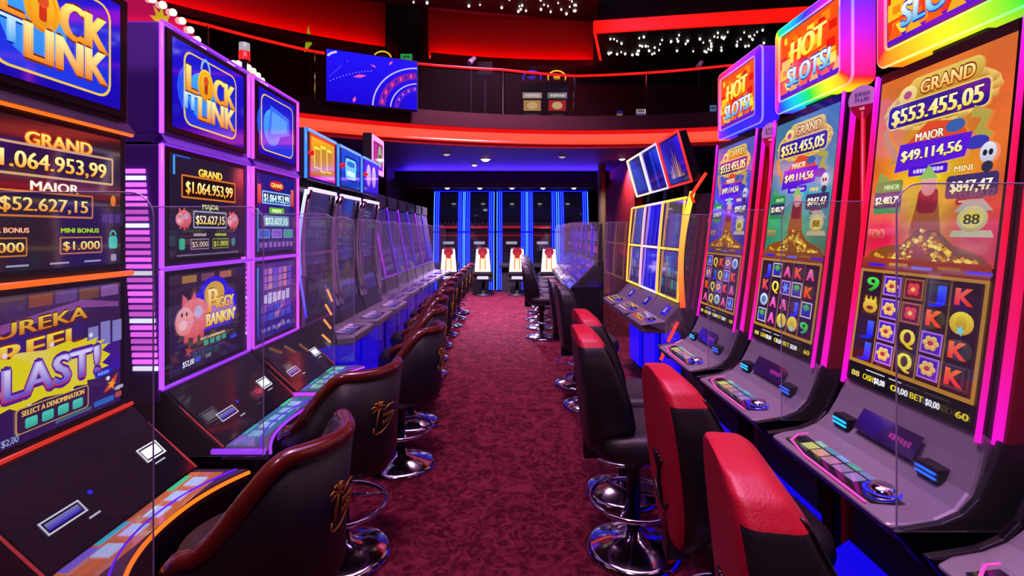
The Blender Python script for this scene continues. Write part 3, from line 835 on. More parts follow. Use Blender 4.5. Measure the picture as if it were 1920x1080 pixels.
# ================================================================== LEFT BANK: chrome-pillared cabinets further back
def chrome_cabinet(zc, label, sign, fg, side, screen_tint, w_=0.63, x0=-1.46):
    t = thing('slot_machine', label, 'slot machine', (x0, zc, 0), 90, 'chrome pillared slot machines along the left')
    h = w_ / 2
    prof = [(0.05, 0), (0.05, .62), (-.02, .66), (-.06, .76), (0, .95), (.05, 1.35), (.03, 1.83), (.50, 1.83), (.50, 0)]
    MB().prism(prof, -h, h).build('cabinet', 'black', t, bevel=0.008)
    def cur(z): 
        u = (z - .92) / .9; return -.012 + .055 * math.sin(math.pi * min(1, max(0, u)))
    a = Art(lambda x, v, d: (x, cur(.93 + v) - d, .93 + v))
    a.quad(-h + .06, 0, h - .06, .86, g(screen_tint, .9), g('#241c38'))
    a.oval(.02, .22, .14, .13, g('#6a3a90', .7)); a.oval(-.02, .62, .16, .10, g('#4a3060', .7))
    for k in range(5): a.quad(-.17 + k*.075, .10, -.12 + k*.075, .16, g('#5a48a8'))
    a.build('screen', t)
    for sx in (-1, 1):
        P = [(sx * (h - .025), cur(.9 + .1*k) - .02, .9 + .1*k) for k in range(10)]
        MB().tube(P, .026, None, 10).build('chrome_pillar', 'chrome', t, True)
    P = [(-h - .004, cur(.9 + .1*k) - .012, .9 + .1*k) for k in range(10)]
    MB().tube(P, .011, None, 8, cf=lambda u: tuple(a_*(1-u) + b_*u for a_, b_ in zip(g(side, .8), g('#d0e0ff', .6)))).build('side_light', 'neon', t, True)
    MB().box((-h + .05, -.035, 1.795), (h - .05, -.012, 1.82), g('#f0d8ff', .55)).build('top_light', 'neon', t)
    sb = MB().box((-h + .02, -.02, 1.87), (h - .02, .30, 2.24)).build('top_box', 'side', t, bevel=0.01)
    a = Art(flat(-.022, 1.895)); ww = h - .06
    a.quad(-ww, 0, ww, .315, g(sign[0]), g(sign[1]))
    fg(a, ww); a.build('sign_display', sb)
    MB().box((-h + .03, -.028, 2.215), (h - .03, -.018, 2.235), g('#70a0ff', .6)).build('sign_light', 'neon', sb)
    MB().tube([(-h + .01, -.012, 1.88), (-h + .01, -.012, 2.235)], .011, g('#3078ff', .8), 8).build('sign_side_light', 'neon', sb, True)
    MB().ball((-h + .035, -.04, 2.06), .022, g('#ff1a20', .35), 10, 6).build('red_knob', 'neon', sb, True)
    MB().prism([(.1, .83), (.1, 1.87), (.35, 1.87), (.35, .83)], -h + .2, h - .2).build('neck', 'matte', t)
    dk = MB().slab([(-h, -.04), (-h, -.26), (-h + .06, -.34), (h - .06, -.34), (h, -.26), (h, -.04)], .70, .76).build('console', 'grey', t, bevel=0.012)
    a = Art(lambda x, v, d: (x, -.30 + v, .762 + d)); a.quad(-.20, 0, .16, .14, g('#201430')); a.quad(-.18, .02, .0, .10, g('#5040a0')); a.quad(.02, .03, .13, .10, g('#8050b0')); a.build('button_panel', dk)
    for k in range(4):
        MB().lathe([(0, .012), (.022, .010), (.026, 0)], (-.15 + .09 * k, -.19, .766), 14).build('button', 'white', dk, True)
    MB().prism([(-.015, .03), (-.015, .56), (.05, .60), (.05, .03)], -h + .02, h - .02, g('#1008ff', .24)).build('underglow_panel', 'neon', t)
    return t
def s_gold(a, ww):
    a.scrib(0, .155, .20, ww*1.5, g('#fff040'), 3); a.scrib(.012, .15, .17, ww*1.5, g('#d08a10'), 3)
    a.frame(-ww, 0, ww, .315, .02, g('#e83820'))
def s_blue(a, ww):
    a.rrect(-ww*.7, .05, ww*.7, .27, .05, g('#102890')); a.rrect(-ww*.6, .07, ww*.6, .25, .04, g('#58c0f8'), g('#80e0ff'))
    a.scrib(0, .205, .05, ww*.8, g('#1840c0'), 4); a.scrib(0, .12, .05, ww*.9, g('#f0ffff'), 4)
def s_vio(a, ww):
    for k in range(2): a.oval(-ww*.4 + k*ww*.75, .17, ww*.3, .11, g('#b060ff'), g('#f0d8ff'))
c4 = chrome_cabinet(3.90, 'chrome pillared slot machine with glowing yellow sign, fourth on the left', ('#c87810', '#e8b020'), s_gold, '#1030ff', '#3a2c68')
chrome_cabinet(4.57, 'chrome pillared slot machine with light blue sign, fifth on the left', ('#1a40b8', '#2050e0'), s_blue, '#2040ff', '#30286a')
chrome_cabinet(5.24, 'chrome pillared slot machine with violet sign, sixth on the left', ('#3818c8', '#5a30f0'), s_vio, '#2030ff', '#2a2a80')
# row of slanting orange neon dashes on the near flank of the first chrome cabinet
m = MB()
for k in range(4):
    z = 1.10 - .105 * k
    m.tube([(-.326, -.17 + .012*k, z), (-.326, -.205 + .004*k, z - .085 + .01*k)], .008, g('#ffa040', .8), 8)
nb = MB().prism([(-.02, .66), (-.24, .72), (-.14, 1.16), (.02, 1.2)], -.325, -.315).build('side_wing', 'matte', c4)
m.build('neon_dashes', 'neon', nb, True)

# darker cabinets down to the end of the left row
def dark_cabinet(zc, label, neon, topc, x0=-1.55, w_=0.62):
    t = thing('slot_machine', label, 'slot machine', (x0, zc, 0), 90, 'dark slot machines at the end of the left row')
    h = w_ / 2
    MB().prism([(0.05, 0), (0.05, .62), (-.02, .68), (.02, .95), (.10, 1.40), (.16, 1.82), (.5, 1.82), (.5, 0)], -h, h).build('cabinet', 'side', t, bevel=0.01)
    at = lambda x, v, d: (x, .012 + .09*v/.45 - d if v < .45 else .102 + .06*(v - .45)/.42 - d, .95 + v)
    a = Art(at); a.quad(-h + .05, 0, h - .05, .40, g('#2a1560'), g('#38207a'), 7); a.quad(-h + .05, .46, h - .05, .84, g('#1c1448'), g('#181830'), 7)
    for k in range(15): a.quad(-.2 + (k % 5)*.085, .06 + .1*(k//5), -.14 + (k % 5)*.085, .13 + .1*(k//5), g(('#6a3098', '#3a48b8', '#8a4078')[(k*7) % 3]), None, 1)
    a.oval(0, .65, .15, .10, g(topc, .8)); a.build('screen', t)
    P = [(-h + .012, at(0, .88*k/8, 0)[1] - .012, .95 + .88*k/8) for k in range(9)]
    MB().tube(P, .010, g(neon, .6), 8).build('side_light', 'neon', t, True)
    MB().tube([(-h + .02, -.005, .94), (h - .02, -.005, .94)], .008, g(neon, .6), 8).build('lower_light', 'neon', t, True)
    MB().box((-h + .05, .14, 1.82), (h - .05, .40, 1.98)).build('top_box', 'matte', t, bevel=0.01)
    dk = MB().slab([(-h, .0), (-h, -.24), (-h + .06, -.32), (h - .06, -.32), (h, -.24), (h, .0)], .70, .75).build('console', 'grey', t, bevel=0.012)
    a = Art(lambda x, v, d: (x, -.28 + v, .752 + d)); a.quad(-.2, 0, .2, .14, g('#2a1850')); a.quad(-.17, .03, -.02, .10, g('#6048b0')); a.quad(.02, .03, .16, .10, g('#8a58a8')); a.build('button_panel', dk)
    MB().prism([(.0, .03), (.0, .56), (.05, .60), (.05, .03)], -h + .02, h - .02, g('#1408e0', .16)).build('underglow_panel', 'neon', t)
    return t
words_ = ['seventh', 'eighth', 'ninth', 'tenth', 'eleventh', 'twelfth', 'thirteenth']
nz = [('#2060ff', '#2870d0'), ('#d020ff', '#c83088'), ('#6a20ff', '#c8b040'), ('#9020ff', '#28b888'), ('#5020ff', '#6060d0'), ('#a020e0', '#a04060'), ('#4020ff', '#4050c0')]
for k in range(7):
    d_ = dark_cabinet(5.92 + .67 * k, 'dark slot machine with dim purple screens, %s on the left from the camera' % words_[k], nz[k][0], nz[k][1])
    if k == 0:
        # pink framed light box on this one
        b = MB().box((-.27, .0, 2.15), (.27, .10, 2.60)).build('light_box', 'matte', d_, bevel=0.01)
        MB().box((-.03, .05, 1.95), (.03, .09, 2.2)).build('light_box_post', 'chrome', d_)
        a = Art(flat(-.002, 2.16)); a.rrect(-.265, 0, .265, .43, .03, g('#ff9ae4', 1.5)); a.quad(-.20, .06, .20, .37, g('#8a1a70'))
        a.rrect(-.17, .08, -.03, .35, .01, g('#c03090')); a.oval(.08, .22, .09, .13, g('#a8b070')); a.scrib(.08, .22, .05, .12, g('#402030'), 4); a.build('light_box_face', b)

# ================================================================== RIGHT BANK: tall curved screens
def yc(v): 
    t = v / 1.12; return .165 * t - .035 * t * t
RAIN = ['#ff1a30', '#ff8a10', '#f8f020', '#20e030', '#10c8e0', '#2030ff', '#c020ff', '#ff20b0']
COOL = ['#3018ff', '#7018ff', '#b020ff', '#ff2060', '#ff2040', '#c020e0', '#2030ff', '#4020ff']
def rain(u, RAIN=RAIN):
    u = (u % 1.0) * len(RAIN); i = int(u); f = u - i
    return tuple(a_*(1-f) + b_*f for a_, b_ in zip(g(RAIN[i % 8]), g(RAIN[(i+1) % 8])))

def sym(a, ch, x, y, w_, h_):
    tile = {'J': '#2a1480', 'K': '#5a1420', 'A': '#6a1450', 'Q': '#5a1020', '9': '#301a20', 'k': '#5a1420'}
    if ch in tile:
        c = {'J': ('#1420ff', '#4060ff'), 'K': ('#ff2a10', '#ff6a30'), 'A': ('#ff30a0', '#ff80d0'), 'Q': ('#f0d000', '#fff860'), '9': ('#18a020', '#50e050')}[ch]
        a.text(ch, x, y, h_ * .72, g(c[0]), g(c[1]), w_ * .62, w_ * .05, g('#401010'), w_ * .035)
    elif ch == 'M':
        a.quad(x - w_*.46, y - h_*.46, x + w_*.46, y + h_*.46, g('#b070d8')); a.quad(x - w_*.38, y - h_*.38, x + w_*.38, y + h_*.38, g('#4818c0'))
        for k in range(6): a.oval(x + w_*.22*math.cos(k*1.047), y + h_*.20*math.sin(k*1.047), w_*.13, h_*.12, g('#d88a20'), g('#ffe880'), 5)
        a.oval(x, y, w_*.12, h_*.1, g('#c03030'), n=5)
    elif ch == 'R':
        a.quad(x - w_*.46, y - h_*.46, x + w_*.46, y + h_*.46, g('#a86028')); a.quad(x - w_*.38, y - h_*.38, x + w_*.38, y + h_*.38, g('#6a0c18'))
        for k in range(4): a.oval(x + w_*.17*math.cos(k*1.57 + .78), y + h_*.17*math.sin(k*1.57 + .78), w_*.15, h_*.15, g('#d01818'), g('#ff5040'), 5)
        a.oval(x, y, w_*.10, h_*.10, g('#ffd060'), n=5)
    elif ch == 'T':
        a.quad(x - w_*.46, y - h_*.46, x + w_*.46, y + h_*.46, g('#d0c0e0')); a.quad(x - w_*.38, y - h_*.38, x + w_*.38, y + h_*.38, g('#2a2a38'))
        a.oval(x, y + h_*.12, w_*.28, h_*.2, g('#208838'), g('#50c860'), 6); a.oval(x - w_*.2, y - h_*.14, w_*.12, h_*.2, g('#2828d8'), n=5); a.oval(x + w_*.2, y - h_*.14, w_*.12, h_*.2, g('#2828d8'), n=5)
    elif ch == 'B':
        a.oval(x, y, w_*.44, h_*.42, g('#70a0c0'), g('#e8f0ff'), 8); a.oval(x, y, w_*.25, h_*.24, g('#5878b8'), n=6)
    elif ch == 'P':
        a.quad(x - w_*.46, y - h_*.46, x + w_*.46, y + h_*.46, g('#d0a0e8')); a.quad(x - w_*.38, y - h_*.38, x + w_*.38, y + h_*.38, g('#3818a8')); a.star(x, y, w_*.34, w_*.16, 6, g('#50a0ff'))
    elif ch == 'G':
        a.oval(x, y, w_*.46, h_*.46, g('#c88a10'), g('#fff040'), 8); a.oval(x, y, w_*.2, h_*.3, g('#a87010'), g('#f0d820'), 6)
        a.star(x, y - h_*.28, w_*.2, w_*.08, 5, g('#70e0e8'))
    elif ch == 'Y':
        a.quad(x - w_*.46, y - h_*.46, x + w_*.46, y + h_*.46, g('#4a2414')); a.oval(x, y - h_*.05, w_*.42, h_*.34, g('#b87818'), g('#f8d850'), 7)
        for k in (-1, 0, 1): a.poly([(x + w_*(.26*k - .1), y + h_*.2), (x + w_*.26*k, y + h_*.48), (x + w_*(.26*k + .1), y + h_*.2)], g('#f0c838'))
        a.oval(x, y - h_*.12, w_*.2, h_*.1, g('#80301a'), n=5)

def reel_art(a, pal, reels):
    W = .255
    a.quad(-W, 0, W, 1.12, g('#120a12'))
    NX, NY = 14, 26
    P, cols = [], []
    for j in range(NY + 1):
        for i in range(NX + 1):
            x, y = -W + 2*W*i/NX, .44 + .645*j/NY
            q = [p_ + (r_ - p_)*j/NY for p_, r_ in zip(g(pal[0]), g(pal[1]))]
            for cx, cy, rx, ry, c in pal[2]:
                k_ = min(1, 1.15*math.exp(-((x - cx)/rx)**2*1.6 - ((y - cy)/ry)**2*1.6))
                q = [p_*(1 - k_) + r_*k_ for p_, r_ in zip(q, g(c))]
            st_ = 1 + .12*math.sin(9*math.atan2(x, y - .55) + 1)
            P.append((x, y)); cols.append(tuple(v*st_ for v in q))
    a.put(P, [(j*(NX+1)+i, j*(NX+1)+i+1, (j+1)*(NX+1)+i+1, (j+1)*(NX+1)+i) for j in range(NY) for i in range(NX)], None, cols); a.up()
    # grand plate in a golden wreath
    gy = .955
    a.oval(0, gy + .005, .215, .075, g('#b07a28'), g('#d8b048'), 12); a.ring(0, gy + .005, .222, .083, .014, g('#e8c060'))
    for k in range(18):
        an_ = 2*math.pi*k/18; a.oval(.208*math.cos(an_), gy + .072*math.sin(an_), .020, .013, g('#a86c20'), g('#f0d070'), 5)
    a.rrect(-.115, gy + .035, .165, gy + .105, .03, g('#b88a28'), g('#e0c860'))
    a.text('GRAND', .035, gy + .068, .045, g('#e8b040'), g('#fff0a8'), .20, .002, g('#8a3a10'), .006)
    a.oval(-.12, gy + .055, .04, .032, g('#e0b050'), g('#f8e8a0')); a.oval(-.12, gy + .055, .018, .014, g('#b04a88'))
    a.rrect(-.205, gy - .055, .195, gy + .033, .02, g('#e8c868')); a.rrect(-.20, gy - .050, .19, gy + .028, .018, g('#2c1488'), g('#382098'))
    a.text('$553.455,05', -.006, gy - .011, .054, g('#f0d840'), g('#fffcc0'), .35, .0035, g('#281058'), .004)
    # dragon-like ribbon ends under the wreath
    a.stroke([(-.205, gy - .05), (-.19, gy - .10), (-.155, gy - .14), (-.15, gy - .18)], .03, g('#c88a50'))
    a.stroke([(.14, gy - .06), (.19, gy - .08), (.17, gy - .12), (.20, gy - .15)], .035, g('#b0a048')); a.oval(.165, gy - .155, .04, .02, g('#3838b0'))
    my = .80
    a.poly([(-.11, my + .035), (-.02, my + .10), (.10, my + .08), (.13, my + .035)], g('#e04a28'))
    a.text('MAJOR', -.01, my + .055, .028, g('#f0d8a0'), g('#ffffff'), .11, .0015, g('#803010'), .003)
    a.oval(.085, my + .065, .035, .02, g('#3a60a8'))
    a.poly([(-.145, my - .055), (.13, my - .035), (.15, my + .035), (-.13, my + .04)], g('#5a1ad8'))
    a.text('$49.114,56', .0, my, .036, g('#f0e060'), g('#fffcd8'), .235, .0025, g('#281058'), .003)
    a.rrect(-.08, my - .075, .075, my - .045, .008, g('#4a14c8')); a.scrib(0, my - .06, .014, .12, g('#d8c8ff'), 9)
    ny = .665
    for k in range(3): a.rrect(-.225 + k*.025, ny + .01, -.205 + k*.025, ny + .085 - .012*k, .008, g('#1c7a38'), g('#48b060'))
    a.rrect(-.235, ny - .06, -.105, ny + .055, .01, g('#2c8a50')); a.rrect(-.235, ny - .04, -.105, ny + .015, .006, g('#38305a'))
    a.text('MINOR', -.155, ny + .033, .018, g('#b8e0a0'), None, .07, .001); a.text('$2.483,79', -.17, ny - .012, .026, g('#f0e890'), g('#ffffff'), .115, .0015)
    ny += .03
    a.text('MINI', .125, ny + .035, .020, g('#f8e0a0'), None, .06, .001, g('#803010'), .002)
    a.rrect(.07, ny - .055, .24, ny + .015, .012, g('#403068')); a.text('$847,47', .155, ny - .018, .034, g('#f8f0a0'), g('#ffffff'), .135, .002, g('#281038'), .003)
    a.rrect(.11, ny - .075, .20, ny - .055, .006, g('#8a2840')); a.quad(.12, ny - .068, .19, ny - .062, g('#f0c080'))
    a.oval(.205, ny + .07, .026, .03, g('#b0b0c8'), g('#f0f0ff')); a.oval(.196, ny + .07, .007, .009, g('#202030')); a.oval(.214, ny + .07, .007, .009, g('#202030')); a.oval(.207, ny + .03, .018, .016, g('#303048'))
    # bearded bystander made plain: a standing figure in red robes, and the treasure
    a.poly([(-.06, .53), (.07, .53), (.045, .65), (-.035, .65)], g('#a85828')); a.rrect(-.035, .60, .045, .68, .02, g('#8a2030')); a.oval(.005, .69, .03, .035, g('#c88090'), g('#e8b0a8')); a.poly([(-.035, .71), (.045, .71), (.005, .755)], g('#90c060'))
    a.text('FOO', -.205, .535, .035, g('#a04818'), g('#f09040'), .075, .002)
    a.poly([(.10, .525), (.245, .525), (.235, .545), (.11, .545)], g('#c8b890')); a.poly([(.11, .60), (.235, .60), (.20, .635), (.145, .635)], g('#b8b0a8')); a.oval(.172, .578, .050, .038, g('#b0a050'), g('#e0d8a8')); a.oval(.172, .578, .038, .027, g('#e8d060')); a.text('88', .172, .578, .030, g('#403010'), None, .05, .0015)
    rnd = random.Random(3)
    a.poly([(-.24, .445), (.25, .445), (.22, .47), (.12, .50), (.06, .545), (-.02, .55), (-.08, .50), (-.16, .49), (-.22, .47)], g('#8a4a10'))
    for k in range(110):
        x = rnd.gauss(.01, .10); y = .45 + rnd.random() * max(.012, .10 * math.exp(-((x - .01) / .09) ** 2))
        if abs(x) > .235: continue
        c = rnd.choice(['#c8801a', '#f0c030', '#fff070', '#a85a10', '#e0a028', '#ffe040'])
        a.put(*(lambda X, Y, q: ([(X - q, Y), (X, Y - q*.7), (X + q, Y), (X, Y + q*.7)], [(0, 1, 2, 3)]))(x, y, rnd.uniform(.006, .014)), g(c))
        if k % 10 == 0: a.up()
    a.up(); a.quad(-W, .405, W, .45, g(pal[3]), g(pal[4]))
    for k in range(5): a.quad(-.22 + k*.1, .42 + .006*(k % 2), -.14 + k*.1, .43 + .006*(k % 2), g(('#3818e0', '#c08830', '#7068e0', '#a86018', '#5010e0')[k]))
    # reels
    a.quad(-W, .07, W, .408, g('#b8802a')); a.quad(-W + .012, .083, W - .012, .398, g('#2a0f1c'))
    cw, ch_ = .462 / 5, .305 / 4
    for i in range(5):
        for j in range(4):
            sym(a, reels[i][j], -.231 + cw*(i + .5), .395 - ch_*(j + .5), cw * .94, ch_ * .95)
        a.n -= 0
    for i in range(1, 5): a.quad(-.231 + cw*i - .003, .083, -.231 + cw*i + .003, .398, g('#a87a30'), g('#6a4820'))
    # status bar
    a.quad(-W, 0, W, .068, g('#0e0b12'))
    for k, (x, c, st) in enumerate(((-.22, '#e8d060', '88'), (-.155, '#e8d020', 'CASH'), (-.10, '#f0f0f8', '$0,00'), (-.035, '#e8d020', '0'), (.0, '#f0f0f8', '0,00'), (.06, '#e8d020', 'BET'), (.12, '#f0f0f8', '$0,00'), (.22, '#e8d020', '60'))):
        a.text(st, x, .03, .020, g(c), None, min(.05, .014 * len(st) + .012), .0012)
    a.quad(-.17, .052, -.08, .056, g('#c8c8d8')); a.quad(-.06, .052, -.005, .056, g('#c8c8d8'))

def hot_art(a, w_, h_):
    a.quad(-w_/2, 0, w_/2, h_, g('#f03010'), g('#ff5a10'))
    rnd = random.Random(11)
    for k in range(46):
        x = rnd.uniform(-w_*.46, w_*.42); y = rnd.uniform(.012, h_*.9); q = rnd.uniform(.018, .04)
        a.quad(max(-w_/2, x - q), max(0, y - q*.7), min(w_/2, x + q), min(h_, y + q*.7), g(rnd.choice(['#ff8a10', '#ffc820', '#ffe840', '#e81808', '#ff6a08'])))
        a.n -= 1
        if k % 12 == 11: a.up()
    a.up(); a.quad(-w_/2, 0, w_/2, .03, g('#5a18c8')); 
    for k in range(6): a.poly([(-w_/2 + k*.085, .02), (-w_/2 + k*.085 + .035, .075), (-w_/2 + k*.085 + .07, .02)], g('#f0b020' if k % 2 else '#ff6010'))
    a.text('HOT', .0, h_*.66, .105, g('#ffd820'), g('#fffa90'), .27, .010, g('#e83a08'), .010, .1)
    a.text('SLOTS!', .0, h_*.29, .085, g('#40b0e0'), g('#f8ffff'), .34, .006, g('#1a3ab0'), .007, .1)

def curved_machine(zc, label, pal, reels, ph, RN=RAIN, cyc=2.2):
    t = thing('slot_machine', label, 'slot machine', (1.25, zc, 0), -90, 'tall curved screen slot machines on the right')
    h = .285
    # cabinet behind the curved face
    P = [(yc(1.12 * k / 10) + .022, .955 + 1.12 * k / 10) for k in range(11)]
    MB().prism([(.10, 0), (.10, .62)] + P + [(.50, 2.075), (.50, 0)], -h, h).build('cabinet', 'side', t, bevel=0.004)
    scn = MB(); 
    for k in range(10):
        a0, a1 = 1.12*k/10, 1.12*(k+1)/10
        scn.add([(-.268, yc(a0)-.004, .96+a0), (.268, yc(a0)-.004, .96+a0), (.268, yc(a1)-.004, .96+a1), (-.268, yc(a1)-.004, .96+a1),
                 (-.268, yc(a0)+.024, .96+a0), (.268, yc(a0)+.024, .96+a0), (.268, yc(a1)+.024, .96+a1), (-.268, yc(a1)+.024, .96+a1)],
                [(0,1,2,3), (0,3,7,4), (1,5,6,2)])
    s_ = scn.build('screen', 'black', t)
    a = Art(lambda x, v, d: (x, yc(v) - .006 - d, .96 + v - d*.12)); reel_art(a, pal, reels); a.build('display', s_)
    # double neon edges
    def cf(u): 
        c = [g('#ff10d8', .55), g('#ff1070', .5), g('#ff1038', .5), g('#ff1060', .5), g('#e018ff', .55)]
        u *= 4; i = min(3, int(u)); f = u - i; return tuple(p*(1-f) + q*f for p, q in zip(c[i], c[i+1]))
    for sx in (-1, 1):
        for off, yy, r_ in ((.278, -.012, .007), (.296, .022, .011)):
            P = [(sx * off, yc(1.14*k/14) + yy, .94 + 1.14*k/14) for k in range(15)]
            MB().tube(P, r_, None, 8, cf=cf).build('neon_edge', 'neon', t, True)
        Q = [(yc(1.14*k/10) + .03, .94 + 1.14*k/10) for k in range(11)]
        MB().prism(Q + [(.44, 2.08), (.40, .94)], sx*.288 - .004, sx*.288 + .004).build('side_panel', 'redwall', t)
    # console: slope under the screen sweeping into the deck
    prof = [(0.005, .962), (-.025, .88), (-.055, .815), (-.095, .775), (-.15, .752), (-.22, .740), (-.275, .732)]
    hw = [.285, .297, .308, .315, .318, .318, .300]
    V, F = [], []
    for (y, z), w_ in zip(prof, hw): V += [(-w_, y, z), (w_, y, z)]
    for (y, z), w_ in zip(prof, hw): V += [(-w_, y + .045, z - .05), (w_, y + .045, z - .05)]
    n = len(prof)
    for i in range(n - 1):
        p = 2*i; q = 2*n + 2*i
        F += [(p, p+1, p+3, p+2), (q, q+2, q+3, q+1), (p, p+2, q+2, q), (p+1, q+1, q+3, p+3)]
    F += [(2*n-2, 2*n-1, 4*n-1, 4*n-2)]
    c_ = MB().add(V, F).build('console', 'grey', t, bevel=0.016)
    for sx in (-1, 1):
        A_ = [(y + .0, z + .002) for y, z in prof]; B_ = [(y + .075, z - .085) for y, z in prof[::-1]]
        MB().prism(A_ + B_, sx*.322 - .012, sx*.322 + .012).build('side_rail', 'black', c_, bevel=0.006)
    on = lambda x, v, d: (x, -.262 + v*.98, .738 + .10*v + d)
    a = Art(on); a.base = 4
    a.poly([(-.25, .02), (.20, .02), (.23, .08), (.23, .145), (-.25, .145)], g('#1c1224')); a.build('deck_glass', c_)
    a = Art(on); a.base = 8
    a.stroke([(-.265, .15), (-.265, .08), (-.225, .03), (-.10, .006), (.20, .006)], .008, g('#ff40b0', 1.6)); a.build('deck_neon', c_)
    for k in range(10):
        a = Art(on); a.base = 8; x = -.19 + .058*(k % 5); y = .045 + .05*(k // 5)
        a.quad(x, y, x + .05, y + .042, g(('#c8c070', '#c8987a', '#b078a0', '#9070a8', '#8a78b8', '#90b8b0', '#6090b0', '#8088c0', '#58a098', '#6878b8')[k])); a.build('button', c_)
    MB().lathe([(0, .016), (.03, .014), (.036, 0)], (.155, -.175, .752), 20).build('spin_button', 'chrome', c_, True)
    MB().lathe([(.04, 0), (.046, .003), (.05, 0)], (.155, -.175, .753), 20, g('#2020ff', .8)).build('spin_ring', 'neon', c_, True)
    sl = lambda x, v, d: (x, -.10 + .105*v/.2 - d*.85, .775 + .17*v/.2 + d*.5)
    a = Art(sl); a.base = 10; a.quad(-.13, .06, .13, .135, g('#2a1050'), g('#301040')); a.scrib(.06, .095, .02, .09, g('#a02888'), 6); a.build('info_strip', c_)
    for x, nm, c in ((-.19, 'ticket_slot', '#20a0ff'), (.19, 'bill_acceptor', '#2050ff')):
        b = MB().box((x - .04, -.078, .80), (x + .04, -.035, .845)).build(nm, 'matte', c_, bevel=0.006)
        m = MB()
        for k in range(2): m.box((x - .034, -.083, .812 + .014*k), (x + .034, -.077, .818 + .014*k), g(c, .9))
        m.build('slot_light', 'neon', b)
    # pedestal; the blue light on its kick panel is put into emission
    MB().box((-.26, .02, .0), (.26, .46, .62)).build('pedestal', 'matte', t, bevel=0.006)
    MB().prism([(-.04, .13), (-.04, .30), (.02, .34), (.02, .10)], -.29, .29, g('#1408ff', .36)).build('lit_kick_panel', 'neon', t)
    # topper
    MB().box((-.10, .18, 2.06), (.10, .40, 2.16)).build('topper_neck', 'matte', t)
    tb = MB().box((-.275, .135, 2.135), (.275, .42, 2.53)).build('topper', 'black', t, bevel=0.03)
    a = Art(flat(.128, 2.175)); hot_art(a, .47, .315); a.build('topper_display', tb)
    m = MB()
    ring = []
    def loop(x0, x1, z0, z1, r_, nn=6):
        pts_ = []
        for cx_, cz_, a0 in ((x1-r_, z1-r_, 0), (x0+r_, z1-r_, 90), (x0+r_, z0+r_, 180), (x1-r_, z0+r_, 270)):
            for k in range(nn + 1): pts_.append((cx_ + r_*math.cos(R(a0 + 90*k/nn)), cz_ + r_*math.sin(R(a0 + 90*k/nn))))
        out = []
        for i in range(len(pts_)):
            p, q = pts_[i], pts_[(i+1) % len(pts_)]
            L = math.hypot(q[0]-p[0], q[1]-p[1]); m_ = max(1, int(L / .04))
            for k in range(m_): out.append((p[0] + (q[0]-p[0])*k/m_, p[1] + (q[1]-p[1])*k/m_))
        return out
    o_, i_ = loop(-.30, .30, 2.115, 2.545, .035), loop(-.245, .245, 2.165, 2.50, .02)
    n = len(o_)
    # front frame between the display and the outer rim, then the deep lit flank
    V, C_, F = [], [], []
    def near(p): return min(i_, key=lambda q: (q[0]-p[0])**2 + (q[1]-p[1])**2)
    for k, p in enumerate(o_):
        q = near(p); c = tuple(.55*v for v in rain(ph + k / n * cyc, RN))
        V += [(q[0], .122, q[1]), (p[0], .135, p[1]), (p[0], .235, p[1])]; C_ += [c, c, tuple(.8*v for v in c)]
    for k in range(n):
        p, q = 3*k, 3*((k+1) % n)
        F += [(p, q, q+1, p+1), (p+1, q+1, q+2, p+2)]
    m.add(V, F, None, 0, C_); m.build('rainbow_frame', 'neon', tb)
    MB().tube([(x, .125, z) for x, z in i_], .005, None, 6, closed=True, cf=lambda u: tuple(.7*v + .12 for v in rain(ph + u*cyc, RN))).build('inner_neon', 'neon', tb, True)
    MB().tube([(x, .140, z) for x, z in o_], .006, None, 6, closed=True, cf=lambda u: tuple(.7*v + .12 for v in rain(ph + u*cyc, RN))).build('outer_neon', 'neon', tb, True)
    return t

r1 = ['9YJJ', 'MMMM', 'RRQQ', 'JKMM', 'KGKK']
r2 = ['JKBT', 'TQAA', 'APAG', 'KTJG', 'AKT9']
r3 = ['PMKA', 'QJQQ', 'KQMB', 'MPKA', 'BKAP']
palR = ('#d8401c', '#d8702c', [(0, .70, .2, .25, '#e8c018'), (-.18, .52, .15, .12, '#e01848'), (.2, .54, .14, .15, '#e02040'), (.2, .95, .1, .2, '#e06a30')], '#7a2018', '#a83820')
palG = ('#2a7a58', '#4878a8', [(0, .80, .22, .12, '#a8a0e8'), (.1, .68, .2, .12, '#48a8c8'), (-.2, .6, .1, .1, '#40a060'), (0, .55, .2, .1, '#40b080')], '#7a3818', '#8a4a20')
palV = ('#3818a0', '#4a60c0', [(0, .80, .22, .12, '#6a50d8'), (.1, .68, .2, .12, '#5828c8'), (-.2, .6, .1, .1, '#3030b0'), (0, .58, .15, .12, '#8050e0')], '#4a2838', '#6a4030')
curved_machine(.89, 'nearest right slot machine console cut by the bottom right corner of the picture', palG, r2, .2)
curved_machine(1.64, 'tall curved slot machine with orange and red screen, biggest on the right', palR, r1, -.65, RAIN, 1.3)
curved_machine(2.39, 'tall curved slot machine with green and blue screen under a rainbow framed sign', palG, r2, 2.125, RAIN, -2.5)
curved_machine(3.14, 'tall curved slot machine with violet screen under a purple framed sign', palV, r3, .10, COOL, 1.0)

